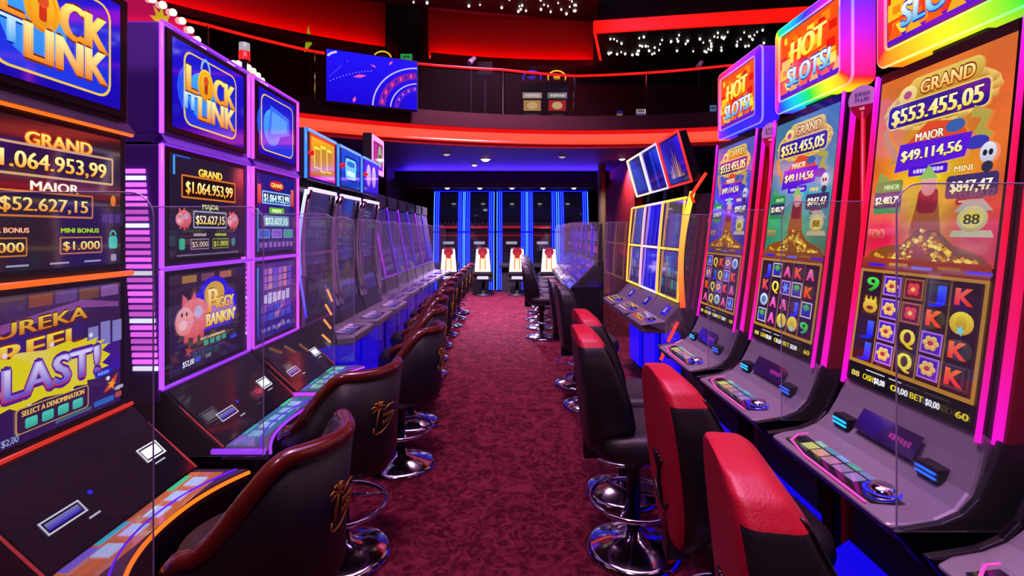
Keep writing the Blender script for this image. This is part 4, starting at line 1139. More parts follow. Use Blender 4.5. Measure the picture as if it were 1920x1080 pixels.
# round promotion tags on stalks that glow for the red light on them
def promo(x, y, z0, z1, label):
    t = thing('promotion_tag', label, 'sign', (x, y, 0), -60, 'round promotion tags between the right machines')
    MB().lathe([(0, 0), (.016, 0), (.016, .012), (.012, .02), (0, .02)], seg=20).build('base', 'matte', t, True)
    MB().tube([(0, 0, .015), (0, 0, z1)], .009, g('#ff1030', .35), 8).build('stalk', 'neon', t, True)  # red light on the stalk is put into its emission
    n = 24; P = [(.052*math.cos(R(15*k)), z1 + .045 + .06*math.sin(R(15*k))) for k in range(n)]
    MB().add([(x_, -.006, z_) for x_, z_ in P] + [(x_, .006, z_) for x_, z_ in P], [tuple(range(n)), tuple(range(2*n-1, n-1, -1))] + [(i, (i+1) % n, n+(i+1) % n, n+i) for i in range(n)]).build('disc', 'tag', t)
    a = Art(flat(-.0068, z1)); a.base = 1
    a.poly([(-.048, .026), (.048, .026), (.03, -.008), (.012, -.03), (-.012, -.03), (-.03, -.008)], g('#b00838', .7)); a.build('red_band', t)
    a = Art(flat(-.0068, z1)); a.base = 3
    a.text('JUEGO', 0, .072, .014, g('#5a3880'), None, .056, .001); a.text('PLUS!', 0, .050, .014, g('#5a3880'), None, .05, .001); a.scrib(0, .012, .012, .02, g('#e090a8'), 2); a.build('print', t)
promo(1.40, 2.042, 0, 1.98, 'round pink and red promotion tag beside the orange screen slot machine')
promo(1.41, 2.788, 0, 1.99, 'round pink and red promotion tag beside the green screen slot machine')

# ================================================================== RIGHT BANK: three yellow-neon cabinets
def neon_trio(zc, label, fr, fr2, topc, toparts, deckneon, scr):
    t = thing('slot_machine', label, 'slot machine', (1.38, zc, 0), -90, 'neon framed slot machines further along the right')
    h = .308
    MB().prism([(.06, 0), (.06, .62), (.01, .90), (.03, 1.34), (.075, 1.80), (.45, 1.80), (.45, 0)], -h, h).build('cabinet', 'side', t, bevel=0.006)
    lo = lambda x, v, d: (x, -.002 + .03*v/.42 - d, .935 + v)
    hi = lambda x, v, d: (x, .028 + .045*v/.42 - d, 1.37 + v)
    a = Art(lo); a.quad(-h+.03, 0, h-.03, .39, g(scr[0]), g(scr[1])); scr[4](a, .39)
    a.build('lower_screen', t)
    a = Art(hi); a.quad(-h+.03, 0, h-.03, .40, g(scr[2]), g(scr[3])); scr[5](a, .40)
    a.build('upper_screen', t)
    for z, yy, c in ((.925, -.014, fr2), (1.352, .012, fr2), (1.785, .058, fr2)):
        MB().tube([(-h, yy, z), (h, yy, z)], .010, g(c, .75), 8).build('neon_line', 'neon', t, True)
    P = [(-.014 + .03*(k/6)*1.1 + .03*(k/6)**2, .925 + .86*k/6) for k in range(7)]
    for sx in (-1, 1): MB().tube([(sx*(h-.006), y, z) for y, z in P], .010, g(fr, .75), 8).build('neon_side', 'neon', t, True)
    # tilted topper
    tp = lambda x, v, d: (x, .11 - .11*v/.40 - d, 1.925 + v)
    b = MB().prism([(.115, 1.91), (.0, 2.335), (.06, 2.35), (.20, 1.93)], -h+.01, h-.01).build('topper', 'black', t, bevel=0.006)
    a = Art(tp); a.base = 6; a.quad(-h+.035, .02, h-.035, .385, g(toparts[0]), g(toparts[1])); toparts[2](a); a.build('topper_display', b)
    for L in ([(-h+.01, .105, 1.92), (h-.01, .105, 1.92)], [(h-.01, .105, 1.92), (h-.01, -.012, 2.34)], [(h-.01, -.012, 2.34), (-h+.01, -.012, 2.34)], [(-h+.01, -.012, 2.34), (-h+.01, .105, 1.92)]):
        MB().tube(L, .010, g(topc, .7), 8).build('topper_neon', 'neon', b, True)
    MB().box((-.06, .16, 1.78), (.06, .22, 1.98)).build('topper_neck', 'matte', t)
    # console
    dk = MB().add([(-h, .0, .90), (h, .0, .90), (h, -.12, .765), (-h, -.12, .765), (h, -.26, .735), (-h, -.26, .735), (h-.05, -.31, .725), (-h+.05, -.31, .725),
                   (-h, .05, .78), (h, .05, .78), (h, -.10, .66), (-h, -.10, .66), (h-.05, -.30, .66), (-h+.05, -.30, .66)],
                  [(0,1,2,3), (3,2,4,5), (5,4,6,7), (8,11,10,9), (11,13,12,10), (7,6,12,13), (0,3,11,8), (3,5,7,13,11), (1,9,10,2), (2,10,12,6,4)]).build('console', 'deck', t, bevel=0.01)
    on = lambda x, v, d: (x, -.255 + v, .738 + .21*v + d)
    a = Art(on); a.base = 4; a.quad(-.22, .01, .10, .12, g('#2a1c2c')); a.stroke([(-.23, .12), (-.23, .0), (.11, .0), (.11, .12)], .012, g(deckneon, 1.2))
    for k in range(6): a.quad(-.20 + .09*(k % 3), .025 + .045*(k//3), -.13 + .09*(k % 3), .06 + .045*(k//3), g('#8a7080'))
    a.build('button_panel', dk)
    MB().lathe([(0, .02), (.03, .016), (.036, 0)], (.17, -.19, .752), 18).build('spin_button', 'black', dk, True)
    MB().lathe([(.038, 0), (.046, .004), (.05, 0)], (.17, -.19, .752), 18, g('#1010ff', .8)).build('spin_ring', 'neon', dk, True)
    a = Art(lambda x, v, d: (x, -.115 + .11*v/.16 - d*.7, .775 + .12*v/.16 + d*.7)); a.base = 8; a.quad(.10, .03, .22, .12, g('#1810c0')); a.quad(.12, .05, .16, .10, g('#c0b060')); a.build('bill_acceptor', dk)
    MB().box((-.24, .04, 0), (.24, .42, .66)).build('pedestal', 'matte', t, bevel=0.006)
    MB().prism([(.0, .04), (.0, .60), (.04, .64), (.04, .02)], -.22, .22, g('#1008ff', .40)).build('lit_kick_panel', 'neon', t)  # blue glow below the console is put into the panel's emission
    return t
def lo_grid(cs):
    def f(a, hh):
        for k in range(15): a.quad(-.23 + .095*(k % 5), .07 + .1*(k//5), -.155 + .095*(k % 5), .15 + .1*(k//5), g(cs[k % len(cs)]), None, 1)
    return f
def hi_drape(cs):
    def f(a, hh):
        for k in range(9): a.stroke([(-.24 + .055*k, .02), (-.22 + .055*k + .01*math.sin(k), .2), (-.24 + .058*k, .38)], .016, g(cs[k % len(cs)]))
    return f
def tp_plain(a): a.quad(-.2, .08, .2, .3, g('#2a2858'), g('#3a3a90'))
def tp_tower(a):
    for k in range(7): a.poly([(-.17 + .05*k, .06), (-.15 + .05*k + .01, .15 + .16*math.exp(-((k-3)/1.6)**2)), (-.12 + .05*k, .06)], g(('#a06848', '#c89868', '#806050')[k % 3]))
    a.quad(.13, .08, .25, .385, g('#2a18a0'), g('#3010d8'))
def tp_blue(a): a.poly([(-.25, .02), (.2, .02), (.05, .385), (-.25, .385)], g('#10107a')); a.quad(-.02, .02, .05, .385, g('#2438c8'))
t4 = neon_trio(4.53, 'slot machine with yellow neon frame and red edged topper, nearest of three', '#ffb020', '#ffc840', '#ff2a20', ('#241440', '#3018a8', tp_tower), '#ff5a20', ('#1c2440', '#282a50', '#3a3438', '#504448', lo_grid(['#285888', '#283860', '#6a3038', '#308878']), hi_drape(['#5a4a48', '#40383c', '#684e48'])))
neon_trio(5.16, 'slot machine with blue screens and white edged topper, middle of three', '#c890ff', '#f0c8ff', '#c8b8ff', ('#10108a', '#1c1ca0', tp_blue), '#f0b0ff', ('#1a10c0', '#2818d8', '#1810a8', '#2414d0', hi_drape(['#3a30ff', '#1208a0', '#4048e0']), hi_drape(['#4a50ff', '#1008a8', '#2a20f0'])))
neon_trio(5.79, 'slot machine with yellow neon frame and pale edged topper, farthest of three', '#ffb840', '#ffc848', '#ffe0c0', ('#282050', '#383080', tp_plain), '#e8d020', ('#302868', '#443a70', '#3a3460', '#484468', lo_grid(['#504890', '#6a58a0', '#383070']), hi_drape(['#504878', '#3c3868'])))
# thick bowed neon on the near flank and red slanting tubes of the nearest one
m = MB(); m.tube([(.333, .02 - .05*math.sin(math.pi*k/14) + .08*k/14, .88 + .95*k/14) for k in range(15)], .022, None, 10, cf=lambda u: tuple(p*(1-u) + q*u for p, q in zip(g('#ff4a18', .7), g('#ffd040', .8))))
m.build('bowed_neon', 'neon', t4, True)
for L in ([(.36, .20, 1.98), (.36, .08, 1.80), (.36, .10, 1.74)], [(.33, -.02, .76), (.33, -.10, .60)], [(.33, -.13, .52), (.33, -.16, .45)]):
    MB().tube(L, .014, g('#ff3418', .7), 8).build('red_tube', 'neon', t4, True)
MB().prism([(.06, .1), (.05, .90), (.10, 1.82), (.44, 1.82), (.44, .1)], .309, .318).build('flank_panel', 'side', t4)

# ================================================================== RIGHT BANK: low slant-top machines
SX, SY, SA = .80, 7.40, -1.5
def slant_top(k, label):
    s_ = .36 + .72 * k
    x = SX - math.sin(R(SA)) * s_; y = SY + math.cos(R(SA)) * s_
    t = thing('slot_machine', label, 'slot machine', (x, y, 0), -90 + SA, 'slant top slot machines at the far right')
    h = .345
    MB().prism([(.06, 0), (.06, .50), (-.0, .60), (.0, .64), (.44, 1.08), (.52, 1.08), (.52, 0)], -h, h).build('cabinet', 'matte', t, bevel=0.008)
    at = lambda x_, v, d: (x_, .012 + v*.70 - d*.7, .655 + v*.70 + d*.7)
    a = Art(at); a.base = 4; a.quad(-h+.03, .02, h-.03, .16, g('#3a2890'), g('#5038a8'), 1); a.quad(-h+.03, .18, h-.03, .58, g('#3a18c0'), g('#5a28b0'), 1)
    a.build('screen', t)
    for k2 in range(4):
        b = Art(at); b.base = 7; b.quad(-.26 + .13*k2, .05, -.17 + .13*k2, .12, g(('#8a80e0', '#c080c0', '#6a60e0', '#b098e0')[k2]), None, 1); b.build('button', t)
    for q in range(3):
        a = Art(at); a.base = 7; a.quad(-.27, .24 + .11*q, .27, .29 + .11*q, g(('#7838d8', '#3a20e0', '#9048c0')[(q + k) % 3]), None, 1); a.build('payline', t)
    up = lambda x_, v, d: (x_, .45 - d, 1.09 + v)
    b = MB().box((-h + .02, .45, 1.07), (h - .02, .51, 1.62)).build('back_panel', 'matte', t, bevel=0.008)
    a = Art(up); a.quad(-h+.05, .03, h-.05, .50, g('#3a1c88'), g('#4a2470')); a.quad(-.2, .10, .2, .2, g('#8a2a70')); a.quad(-.22, .28, .22, .42, g(('#5a2aa8', '#7a2a88', '#3a28b8')[k % 3])); a.build('back_display', b)
    MB().tube([(-h, .44, 1.09), (-h, .44, 1.62)], .008, g('#4020ff', .7), 6).build('side_light', 'neon', b, True)
    return t
ordw = ['nearest', 'second', 'third', 'fourth', 'fifth', 'farthest']
for k in range(6): slant_top(k, 'low slant top slot machine glowing purple, %s in the far right row' % ordw[k])

# ================================================================== BACK: towers edged with blue neon
def tower(x, label):
    t = thing('slot_machine', label, 'slot machine', (x, 13.0, 0), 0, 'blue edged tower slot machines at the back')
    h = .385
    def yt(z): 
        if z < 1.5: return .10 * (1.5 - z) / 1.5 * -1
        return .16 * ((z - 1.5) / 1.04) ** 2
    zs = [0, .5, 1.0, 1.5, 1.75, 2.0, 2.25, 2.54]
    MB().prism([(yt(z) + .02, z) for z in zs] + [(.5, 2.54), (.5, 0)], -h, h).build('cabinet', 'black', t)
    a = Art(lambda x_, v, d: (x_, yt(1.58 + v) + .012 - d, 1.58 + v)); a.quad(-.27, 0, .27, .90, g('#08081c'), g('#0a0a1a'), 10)
    a.quad(-.27, .02, .27, .05, g('#d02030')); a.quad(-.27, .05, .27, .10, g('#5a1828')); 
    for k in range(5): a.oval(-.2 + .1*k, .13 + .02*(k % 2), .03, .012, g('#50283c'))
    a.build('upper_screen', t)
    a = Art(lambda x_, v, d: (x_, yt(1.0 + v) + .010 - d, 1.0 + v)); a.quad(-.27, 0, .27, .5, g('#14081c'), g('#2a0c1c'), 6); a.rrect(-.14, .19, .14, .26, .01, g('#9a9ab0')); a.quad(-.27, .4, .27, .43, g('#801828')); a.build('lower_screen', t)
    for sx in (-1, 1):
        for dx in (.0, .06, .11):
            for z0, z1 in ((.04, 1.48), (1.52, 2.53)):
                P = [(sx*(h - .015 - dx), yt(z0 + (z1-z0)*k/6) - .008, z0 + (z1-z0)*k/6) for k in range(7)]
                MB().tube(P, .010, g('#2a50ff', 1.0) if dx else g('#4a90ff', 1.0), 6).build('neon_edge', 'neon', t, True)
    for sx in (-1, 1):  # panels carry the blue glow around the tubes as their own emission
        zz = [.04 + 2.48*k/10 for k in range(11)]
        m = MB(); m.add([(sx*(h - .16 + .16*q), yt(z) - .001, z) for z in zz for q in (0, 1)] + [(sx*(h - .16 + .16*q), yt(z) + .02, z) for z in zz for q in (0, 1)],
              [(2*k, 2*k+1, 2*k+3, 2*k+2) for k in range(10)] + [(22+2*k, 22+2*k+2, 22+2*k+3, 22+2*k+1) for k in range(10)], g('#0806ff', .36)); m.build('lit_edge', 'neon', t)
    MB().tube([(-h, .15, 2.545), (h, .15, 2.545)], .014, g('#1418ff', .7), 6).build('neon_top', 'neon', t, True)
    d = MB().box((-.30, -.42, .62), (.30, .0, .72)).build('console', 'matte', t, bevel=0.02)
    MB().box((-.25, -.25, .0), (.25, .0, .62)).build('pedestal', 'matte', t)
    return t
def chair_far(x, label):
    t = thing('gaming_chair', label, 'chair', (x, 12.15, 0), 180, 'chairs with glowing backs at the back')
    MB().lathe([(0, 0), (.22, 0), (.22, .02), (.04, .05), (.035, .5), (0, .5)], seg=20).build('base', 'matte', t, True)
    MB().box((-.23, -.22, .34), (.23, .22, .55)).build('seat', 'vinyl', t, bevel=0.04)
    b = MB().add([(-.21, .20, .5), (.21, .20, .5), (.21, .28, .5), (-.21, .28, .5), (-.15, .24, 1.14), (.15, .24, 1.14), (.15, .30, 1.14), (-.15, .30, 1.14)],
             [(3,2,1,0), (4,5,6,7), (0,1,5,4), (1,2,6,5), (2,3,7,6), (3,0,4,7)]).build('backrest', 'vinyl', t, bevel=0.03)
    # lit panel on the back, facing the aisle
    a = Art(lambda x_, v, d: (-x_, .2835 + .02*v/.64 + d, .52 + v))
    a.base = 3
    a.poly([(-.185, .06), (.185, .06), (.145, .58), (-.145, .58)], g('#ffeee0', 2.0)); a.stroke([(-.06, .10), (-.05, .5)], .03, g('#ff8a20')); a.stroke([(.06, .10), (.05, .5)], .03, g('#ff9a30')); a.stroke([(0, .08), (0, .45)], .025, g('#fff080', 1.3))
    a.oval(0, .52, .11, .10, g('#b01018')); a.oval(0, .44, .06, .08, g('#c83020')); a.build('lit_panel', b)
    m = MB().box((-.13, .225, .40), (.13, .24, .47), g('#e0d8ff', 1.0)).build('lit_badge', 'screen', t)
    return t
names = ['leftmost', 'second from left', 'middle', 'second from right', 'rightmost']
for k, x in enumerate((-1.61, -.83, -.01, .77, 1.56)): tower(x, 'black slot tower edged with blue neon, %s of the five at the back' % names[k])
for k, x in enumerate((-1.47, -.68, .12, .86)):
    chair_far(x, 'chair with white and orange glowing back, %s before the blue towers' % ['leftmost', 'second from left', 'third from left', 'rightmost'][k])

# ================================================================== CLEAR DIVIDERS BETWEEN THE MACHINES
def divider(x0, x1, y, z0, z1, label, rz):
    t = thing('clear_divider', label, 'divider', ((x0 + x1) / 2, y, z0), rz, 'clear dividers between the machines')
    h = abs(x1 - x0) / 2; H = z1 - z0; s_ = 1 if x1 > x0 else -1
    c = .06; pl = [(-h, 0), (h, 0)] + [(h - c + c*math.cos(R(15*k)), H - c + c*math.sin(R(15*k))) for k in range(7)] + [(-h, H)]
    if s_ < 0: pl = [(-x, z) for x, z in pl]
    n = len(pl)
    V = [(x, -.004, z) for x, z in pl] + [(x, .004, z) for x, z in pl]
    F = [tuple(range(n)), tuple(range(2*n-1, n-1, -1))] + [(i, (i+1) % n, n + (i+1) % n, n + i) for i in range(n)]
    pn = MB().add(V, F).build('pane', 'glass', t)
    e_ = [(x, 0, z) for x, z in (pl[1:] if s_ > 0 else pl[1:])]
    MB().tube(e_, .0020, None, 6).build('polished_edge', 'edge', pn)
    xs = s_ * (-h + .02)
    MB().box((xs - .02, -.010, -.0), (xs + .02, .010, .05)).build('clamp', 'chrome', t)
    MB().tube([(xs, 0, -z0), (xs, 0, .0)], .009).build('upright', 'matte', t, True)
ol = ['nearest clear pane on the left, before the orange neon machine', 'clear pane between the orange and the purple neon machines', 'clear pane between the two purple neon machines', 'clear pane between the purple and the chrome pillared machines',
      'clear pane after the first chrome pillared machine', 'clear pane after the second chrome pillared machine', 'clear pane after the third chrome pillared machine', 'clear pane after the seventh machine on the left', 'clear pane after the eighth machine on the left', 'clear pane after the ninth machine on the left']
for y, lb in zip((1.292, 2.03, 2.840, 3.505, 4.226, 4.897, 5.58, 6.255, 6.925, 8.265), ol): divider(-1.58, -.905 if y < 1.5 else (-.985 if y < 3 else -1.08), y, .61, 1.60, lb, 0)
orr = ['nearest clear pane on the right, before the orange screen machine', 'clear pane between the orange and green screen machines', 'clear pane between the green and violet screen machines', 'clear pane after the violet screen machine']
for y, lb in zip((1.265, 2.015, 2.765, 3.53), orr): divider(1.62, .95 if y < 1.5 else 1.06, y, .76, 1.62, lb, 0)
divider(1.75, 1.12, 6.20, .74, 1.62, 'clear pane past the farthest yellow neon machine', 0)
for k in range(6):
    s_ = .72 * k + .0
    bx, by = SX - math.sin(R(SA))*s_, SY + math.cos(R(SA))*s_ - .002
    divider(bx + .50, bx + .04, by + .27*math.sin(R(SA)), .70, 1.64, 'clear pane before the %s slant top machine' % ordw[k], SA)

# ================================================================== STOOLS
def pedestal(t, rz, H=.50, ringz=.25, foot=True):
    MB().lathe([(0, .0), (.225, 0), (.228, .012), (.20, .030), (.12, .050), (.05, .075), (.036, .10), (0, .10)], seg=40).build('base', 'chrome', t, True)
    MB().lathe([(0, .08), (.032, .08), (.032, H - .12), (.045, H - .10), (.045, H), (0, H)], seg=20).build('post', 'black', t, True)
    rg = MB().tube([(.20*math.cos(R(10*k)), .20*math.sin(R(10*k)), ringz) for k in range(36)], .011, None, 8, closed=True).build('foot_ring', 'chrome', t, True)
    for k in range(3):
        an_ = R(30 + 120*k)
        MB().tube([(.03*math.cos(an_), .03*math.sin(an_), ringz + .03), (.20*math.cos(an_), .20*math.sin(an_), ringz)], .008, None, 6).build('spoke', 'chrome', rg, True)

def sm(t): 
    t = min(1, max(0, t)); return t*t*(3 - 2*t)

def tub_stool():
    t = thing('tub_stool', 'x', 'stool', (0, 0, 0), 0, 'wood rimmed tub stools on the left')
    pedestal(t, 0, .46, .24)
    MB().lathe([(0, .46), (.17, .46), (.215, .48), (.225, .53), (.20, .575), (.10, .59), (0, .59)], (0, -.01, 0), 32).build('seat', 'vinyl', t, True)
    # shell: back at +y, open towards -y
    N = 44; th = [-116 + 232*k/N for k in range(N + 1)]
    def prof(a):
        q = abs(a)
        top = .65 + .235 * sm((96 - q) / 60); bot = .44 + .02 * sm((q - 60) / 60)
        if q > 96: top = .65 - .06 * sm((q - 96) / 20)
        r = .252 + .02 * sm((40 - q) / 40) - .0 * q
        return r, bot, top
    V, F, I = [], [], []
    for a_ in th:
        r, b, tp = prof(a_); sx, cy = math.sin(R(a_)), math.cos(R(a_))
        for rr, z, fl in ((r - .03, b, 0), (r - .005, b + .06, 0), (r, (b + tp) / 2, 0), (r + .02, tp, 0), (r - .025, tp, 0), (r - .05, (b + tp) / 2, 0), (r - .06, b, 0)):
            V.append((sx * rr * 1.02, cy * rr, z))
    n = 7
    for i in range(N):
        for k in range(n): F.append((i*n + k, i*n + (k+1) % n, (i+1)*n + (k+1) % n, (i+1)*n + k))
    F += [tuple(range(n)), tuple(N*n + k for k in range(n - 1, -1, -1))]
    b = MB().add(V, F).build('backrest', 'vinyl', t, True)
    P = []
    for a_ in th:
        r, b_, tp = prof(a_); P.append((math.sin(R(a_)) * r * 1.02, math.cos(R(a_)) * r, tp + .004))
    MB().tube(P, [.012] + [.026]*(N - 1) + [.012], None, 10).build('wooden_rim', 'wood', b, True)
    # gold palm emblem on the outside of the back
    m = MB()
    def on(x, z): 
        a_ = x / .272; rr = .2745 + .02 * (z - .665) / .23; return (math.sin(a_) * rr * 1.02, math.cos(a_) * rr + .003, z)
    def line(pts_, r_): m.tube([on(x, z) for x, z in pts_], r_, None, 5)
    # palm trunk and fronds (drawn as seen from behind: x is mirrored)
    line([(.045, .66), (.040, .70), (.035, .74)], .004)
    for dx, dz in ((.03, -.012), (.036, .006), (.022, .022), (0, .028), (-.022, .022), (-.03, .004), (-.024, -.014)):
        line([(.035, .74), (.035 + dx*.6, .742 + dz*.9 + .006), (.035 + dx, .74 + dz)], .0035)
    line([(.055, .66), (.058, .64), (.045, .628), (.02, .632), (-.005, .645), (-.03, .665), (-.045, .69), (-.038, .71)], .003)
    line([(.01, .725), (-.02, .745), (-.05, .745), (-.055, .728)], .003)
    for k in range(5):
        x = .012 - .014*k; line([(x, .695), (x - .004, .712), (x - .009, .697), (x - .012, .706)], .003)
        line([(x, .662 + .004*k), (x - .003, .682 + .003*k), (x - .008, .664 + .004*k), (x - .012, .675 + .004*k)], .003)
    m.build('gold_emblem', 'gold', b, True)
    return t

def tall_stool(kind):
    t = thing('high_back_stool', 'x', 'stool', (0, 0, 0), 0, 'high backed stools on the right')
    pedestal(t, 0, .50, .24)
    # rounded square seat
    P, F = [], []
    lv = [(.48, .80), (.50, .96), (.54, 1.0), (.585, .97), (.605, .84), (.61, .5)]
    S = 32
    for z, k in lv:
        for i in range(S):
            a_ = 2*math.pi*i/S; c_, s2 = math.cos(a_), math.sin(a_)
            P.append((.225*k*math.copysign(abs(c_)**.55, c_), -.02 + .225*k*math.copysign(abs(s2)**.55, s2), z))
    for j in range(len(lv) - 1):
        for i in range(S): F.append((j*S+i, j*S+(i+1) % S, (j+1)*S+(i+1) % S, (j+1)*S+i))
    F += [tuple(range(S-1, -1, -1)), tuple((len(lv)-1)*S + i for i in range(S))]
    MB().add(P, F).build('seat', 'vinyl', t, True)
    # backrest: side bolsters thick at the foot, rounded top; rear face at +y
    Z = [.52, .56, .64, .74, .84, .92, .98, 1.02, 1.045, 1.055]
    HW = [.12, .165, .20, .215, .215, .205, .185, .155, .105, .04]
    DP = [.14, .20, .225, .215, .19, .16, .135, .11, .085, .045]
    def ip(A, t):
        i = min(len(A) - 2, int(t)); f = t - i
        return A[i] * (1 - f) + A[i + 1] * f
    NR = 40
    Z, HW, DP = ([ip(A, (len(A) - 1) * k / NR) for k in range(NR + 1)] for A in (Z, HW, DP))
    V, F, I = [], [], []
    S = 80
    for z, hw, d in zip(Z, HW, DP):
        yb = .235 + .10 * (z - .52)           # rear leans back
        for i in range(S):
            a_ = 2*math.pi*i/S; c_, s2 = math.cos(a_), math.sin(a_)
            V.append((hw*math.copysign(abs(c_)**.36, c_), yb - d/2 + d/2*math.copysign(abs(s2)**.4, s2), z))
    for j in range(len(Z) - 1):
        for i in range(S):
            f = (j*S+i, j*S+(i+1) % S, (j+1)*S+(i+1) % S, (j+1)*S+i); F.append(f)
            cx = sum(V[q][0] for q in f)/4; cy = sum(V[q][1] for q in f)/4; cz = sum(V[q][2] for q in f)/4
            yb = .235 + .10*(cz - .52); red = 0
            if kind == 'red':
                if cz > .982 or abs(2*math.pi*(i + .5)/S - math.pi/2) < .82: red = 1
            elif kind == 'black':
                if cz > .99: red = 1
            I.append(red)
    F += [tuple(range(S-1, -1, -1)), tuple((len(Z)-1)*S + i for i in range(S))]; I += [0, 1]
    mb = MB().add(V, F); mb.I = I
    b = mb.build('backrest', ['vinyl', 'red_vinyl'], t, True)
    for sx in (-1, 1):    # seam on each flank
        MB().tube([(sx*(hw - .012)*1.0, .235 + .10*(z - .52) - d*.93, z) for z, hw, d in list(zip(Z, HW, DP))[4:30]], .004, None, 5).build('seam', 'black', b, True)
    if kind == 'red':
        m = MB()
        def on(x, z): return (x, .235 + .10*(z - .52) + .003, z)
        for dx in (-.05, -.025, 0, .025, .05): m.tube([on(0, .72), on(dx*.7, .77), on(dx, .76 + .02*(1 - abs(dx)*12))], .006, None, 5)
        m.tube([on(0, .62), on(.01, .68), on(0, .73)], .008, None, 6); m.tube([on(-.06, .64), on(-.02, .60), on(.05, .62), on(.07, .66)], .006, None, 5)
        m.build('black_emblem', 'black', b, True)
    MB().box((-.03, .14, .44), (.03, .24, .62)).build('back_bracket', 'black', t, bevel=0.008)
    return t

tub = tub_stool()
LP = [(-.78, 1.57, -98, 'black tub stool with red wood rim nearest on the left, cut by the bottom edge'),
      (-.79, 2.38, -122, 'black tub stool with gold palm emblem facing the camera, second on the left'),
      (-.72, 3.30, -98, 'black tub stool on the left, third from the camera'),
      (-.80, 4.02, -90, 'black tub stool on the left, fourth from the camera'),
      (-.88, 4.70, -84, 'black tub stool on the left, fifth from the camera'),
      (-.90, 5.38, -92, 'black tub stool on the left, sixth from the camera'),
      (-.97, 6.05, -88, 'black tub stool on the left, seventh from the camera'),
      (-1.00, 6.75, -94, 'black tub stool on the left, eighth from the camera'),
      (-1.00, 7.45, -86, 'black tub stool on the left, ninth from the camera'),
      (-1.00, 8.15, -90, 'black tub stool on the left, tenth from the camera'),
      (-1.00, 8.85, -92, 'black tub stool on the left, eleventh from the camera'),
      (-1.00, 9.55, -88, 'black tub stool on the left, farthest from the camera')]
for k, (x, y, rz, lb) in enumerate(LP):
    if k == 0: tub.location = (x, y, 0); tub.rotation_euler = (0, 0, R(rz)); tub['label'] = lb
    else: dup(tub, (x, y, 0), rz, lb)
rs, bs, ds = tall_stool('red'), tall_stool('black'), tall_stool('dark')
RP = [(rs, .70, 1.02, 80, 'red and black high back stool nearest on the right, at the bottom edge'),
      (rs, .74, 1.68, 90, 'red and black high back stool with black emblem, second on the right'),
      (bs, .575, 2.42, 90, 'black high back stool with red top on a wide chrome base, third on the right'),
      (bs, .645, 2.95, 93, 'black high back stool with red top, fourth on the right'),
      (ds, .66, 4.42, 92, 'dark high back stool before the nearest yellow neon machine'),
      (ds, .64, 5.05, 88, 'dark high back stool before the middle yellow neon machine'),
      (ds, .42, 7.27, 88, 'dark high back stool nearest before the slant top machines'),
      (ds, .44, 8.00, 92, 'dark high back stool second before the slant top machines'),
      (ds, .45, 8.72, 94, 'dark high back stool third before the slant top machines'),
      (ds, .47, 9.44, 90, 'dark high back stool fourth before the slant top machines'),
      (ds, .49, 10.16, 92, 'dark high back stool farthest before the slant top machines')]
seen = set()
for s_, x, y, rz, lb in RP:
    if s_.name not in seen:
        seen.add(s_.name); s_.location = (x, y, 0); s_.rotation_euler = (0, 0, R(rz)); s_['label'] = lb
    else: dup(s_, (x, y, 0), rz, lb)

# ================================================================== UPPER FLOOR, SEEN THROUGH THE RAILING
def upper_slot(x, y, label, top, c1, c2, ringed=True, lift=0.0):
    t = thing('slot_machine', label, 'slot machine', (x, y, 3.36), 0, 'slot machines on the upper floor')
    MB().prism([(0, 0), (0, .35), (-.12, .42), (-.12, .46), (.05, .62), (.05, 1.30), (.4, 1.30), (.4, 0)], -.24, .24).build('cabinet', 'black', t, bevel=0.01)
    a = Art(flat(.045, .66)); a.quad(-.18, 0, .18, .22, g(c1)); a.oval(0, .11, .11, .08, g('#f0d890')); a.quad(-.2, .26, .2, .38, g(c2)); a.scrib(0, .32, .06, .3, g('#ffffff'), 5); a.build('screen', t)
    b = MB().lathe([(0, -.05), (.21, -.05), (.21, .05), (0, .05)], seg=24)
    b.V = [(x_, z_ + .2, y_ + 1.30 + .08) for x_, y_, z_ in b.V]
    tb = b.build('round_topper', 'matte', t)
    a = Art(flat(.148, 1.38)); a.ring(0, 0, .20, .16, .03, g(top, 1.2)); a.oval(0, 0, .12, .09, g('#201018')); a.scrib(0, 0, .08, .14, g(top), 3); a.build('ring_light', tb)
    return t
upper_slot(.42, 10.6, 'slot machine on the upper floor with round blue topper', '#2030ff', '#d0a860', '#c8c0a0')
upper_slot(.94, 10.6, 'slot machine on the upper floor with round yellow topper', '#ffc030', '#c83020', '#80a080')
us = upper_slot(-2.30, 8.95, 'golden topped slot machine on the upper floor behind the video screen', '#ffb820', '#a07020', '#c06020')
us.scale = (.85, .85, .88)
def upper_sign(x, y, z, w_, h_, label, cs, hang=True, cat='sign', name='hanging_sign'):
    t = thing(name, label, cat, (x, y, z))
    MB().box((-w_/2, 0, 0), (w_/2, .06, h_)).build('housing', 'black', t, bevel=0.005)
    a = Art(flat(-.002, .01)); n = len(cs)
    for k, c in enumerate(cs): a.quad(-w_/2 + .01, (h_ - .02)*k/n, w_/2 - .01, (h_ - .02)*(k + 1)/n, g(c))
    a.scrib(0, h_*.7, h_*.2, w_*.6, g('#303030'), 5); a.build('face', t)
    MB().box((-.02, .02, 3.36 - z), (.02, .05, .01)).build('stand', 'matte', t)
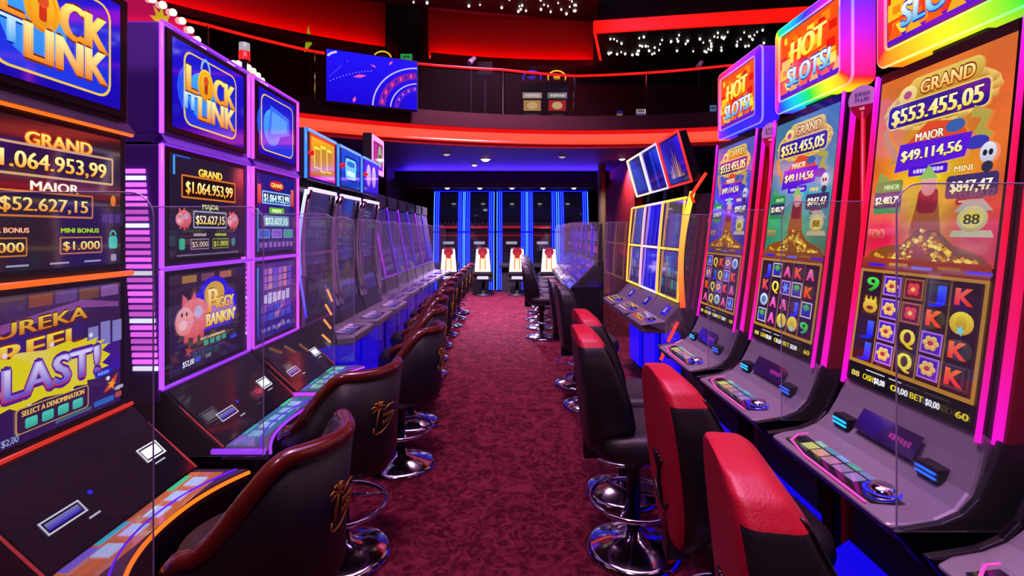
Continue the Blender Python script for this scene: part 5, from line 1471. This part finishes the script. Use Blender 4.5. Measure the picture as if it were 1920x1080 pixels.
upper_sign(-1.86, 9.0, 4.40, .22, .24, 'green and white lit sign on the upper floor above the video screen', ('#b8c0e0', '#1c9a50'), name='lit_sign')
upper_sign(2.72, 10.8, 3.9, .22, .20, 'small white notice standing on the upper floor', ('#5a60b0', '#c8b8b8'), name='lit_sign')
upper_sign(4.28, 10.9, 3.95, .16, .26, 'narrow blue lit panel on the upper floor', ('#405890', '#5a90c0'), name='lit_sign')
upper_sign(2.25, 10.7, 3.9, .14, .14, 'tiny blue and yellow lit panel on the upper floor', ('#b09030', '#2828c0'), name='lit_sign')
upper_sign(3.3, 11.2, 3.85, .34, .16, 'dim golden lit panel on the upper floor at right', ('#503820', '#604830'), name='lit_sign')
sp = thing('speaker', 'black loudspeaker standing behind the balcony handrail', 'speaker', (-.48, 9.15, 3.36))
MB().box((-.14, -.1, .92), (.14, .12, 1.15)).build('cabinet', 'black', sp, bevel=0.01)
MB().tube([(0, 0, 0), (0, 0, .92)], .02).build('pole', 'matte', sp)
def spotl(x, y, z, label, q):
    t = thing('stage_spot', label, 'spotlight', (x, y, 3.36))
    MB().tube([(0, 0, 0), (0, 0, z - 3.36)], .014).build('pole', 'matte', t)
    MB().tube([(-.03, -.03, z - 3.38), (.06, .06, z - 3.26)], [.05, .035], None, 12).build('head', 'white', t)
spotl(-.72, 9.0, 4.48, 'small white spotlight beside the loudspeaker on the balcony', 1)
spotl(3.20, 8.75, 4.32, 'small white spotlight on the balcony at the right', 1)
pl = thing('yellow_pennant', 'small yellow green pennant on the upper floor at the far left', 'pennant', (-3.55, 8.75, 3.36))
MB().tube([(0, 0, 0), (0, 0, 1.5)], .012).build('pole', 'matte', pl)
MB().add([(-.0, -.008, 1.2), (.13, -.008, 1.36), (.07, -.008, 1.66), (0, .008, 1.2), (.13, .008, 1.36), (.07, .008, 1.66)], [(0, 1, 2), (5, 4, 3), (0, 3, 4, 1), (1, 4, 5, 2), (2, 5, 3, 0)], g('#b0b820', .6)).build('flag', 'screen', pl)
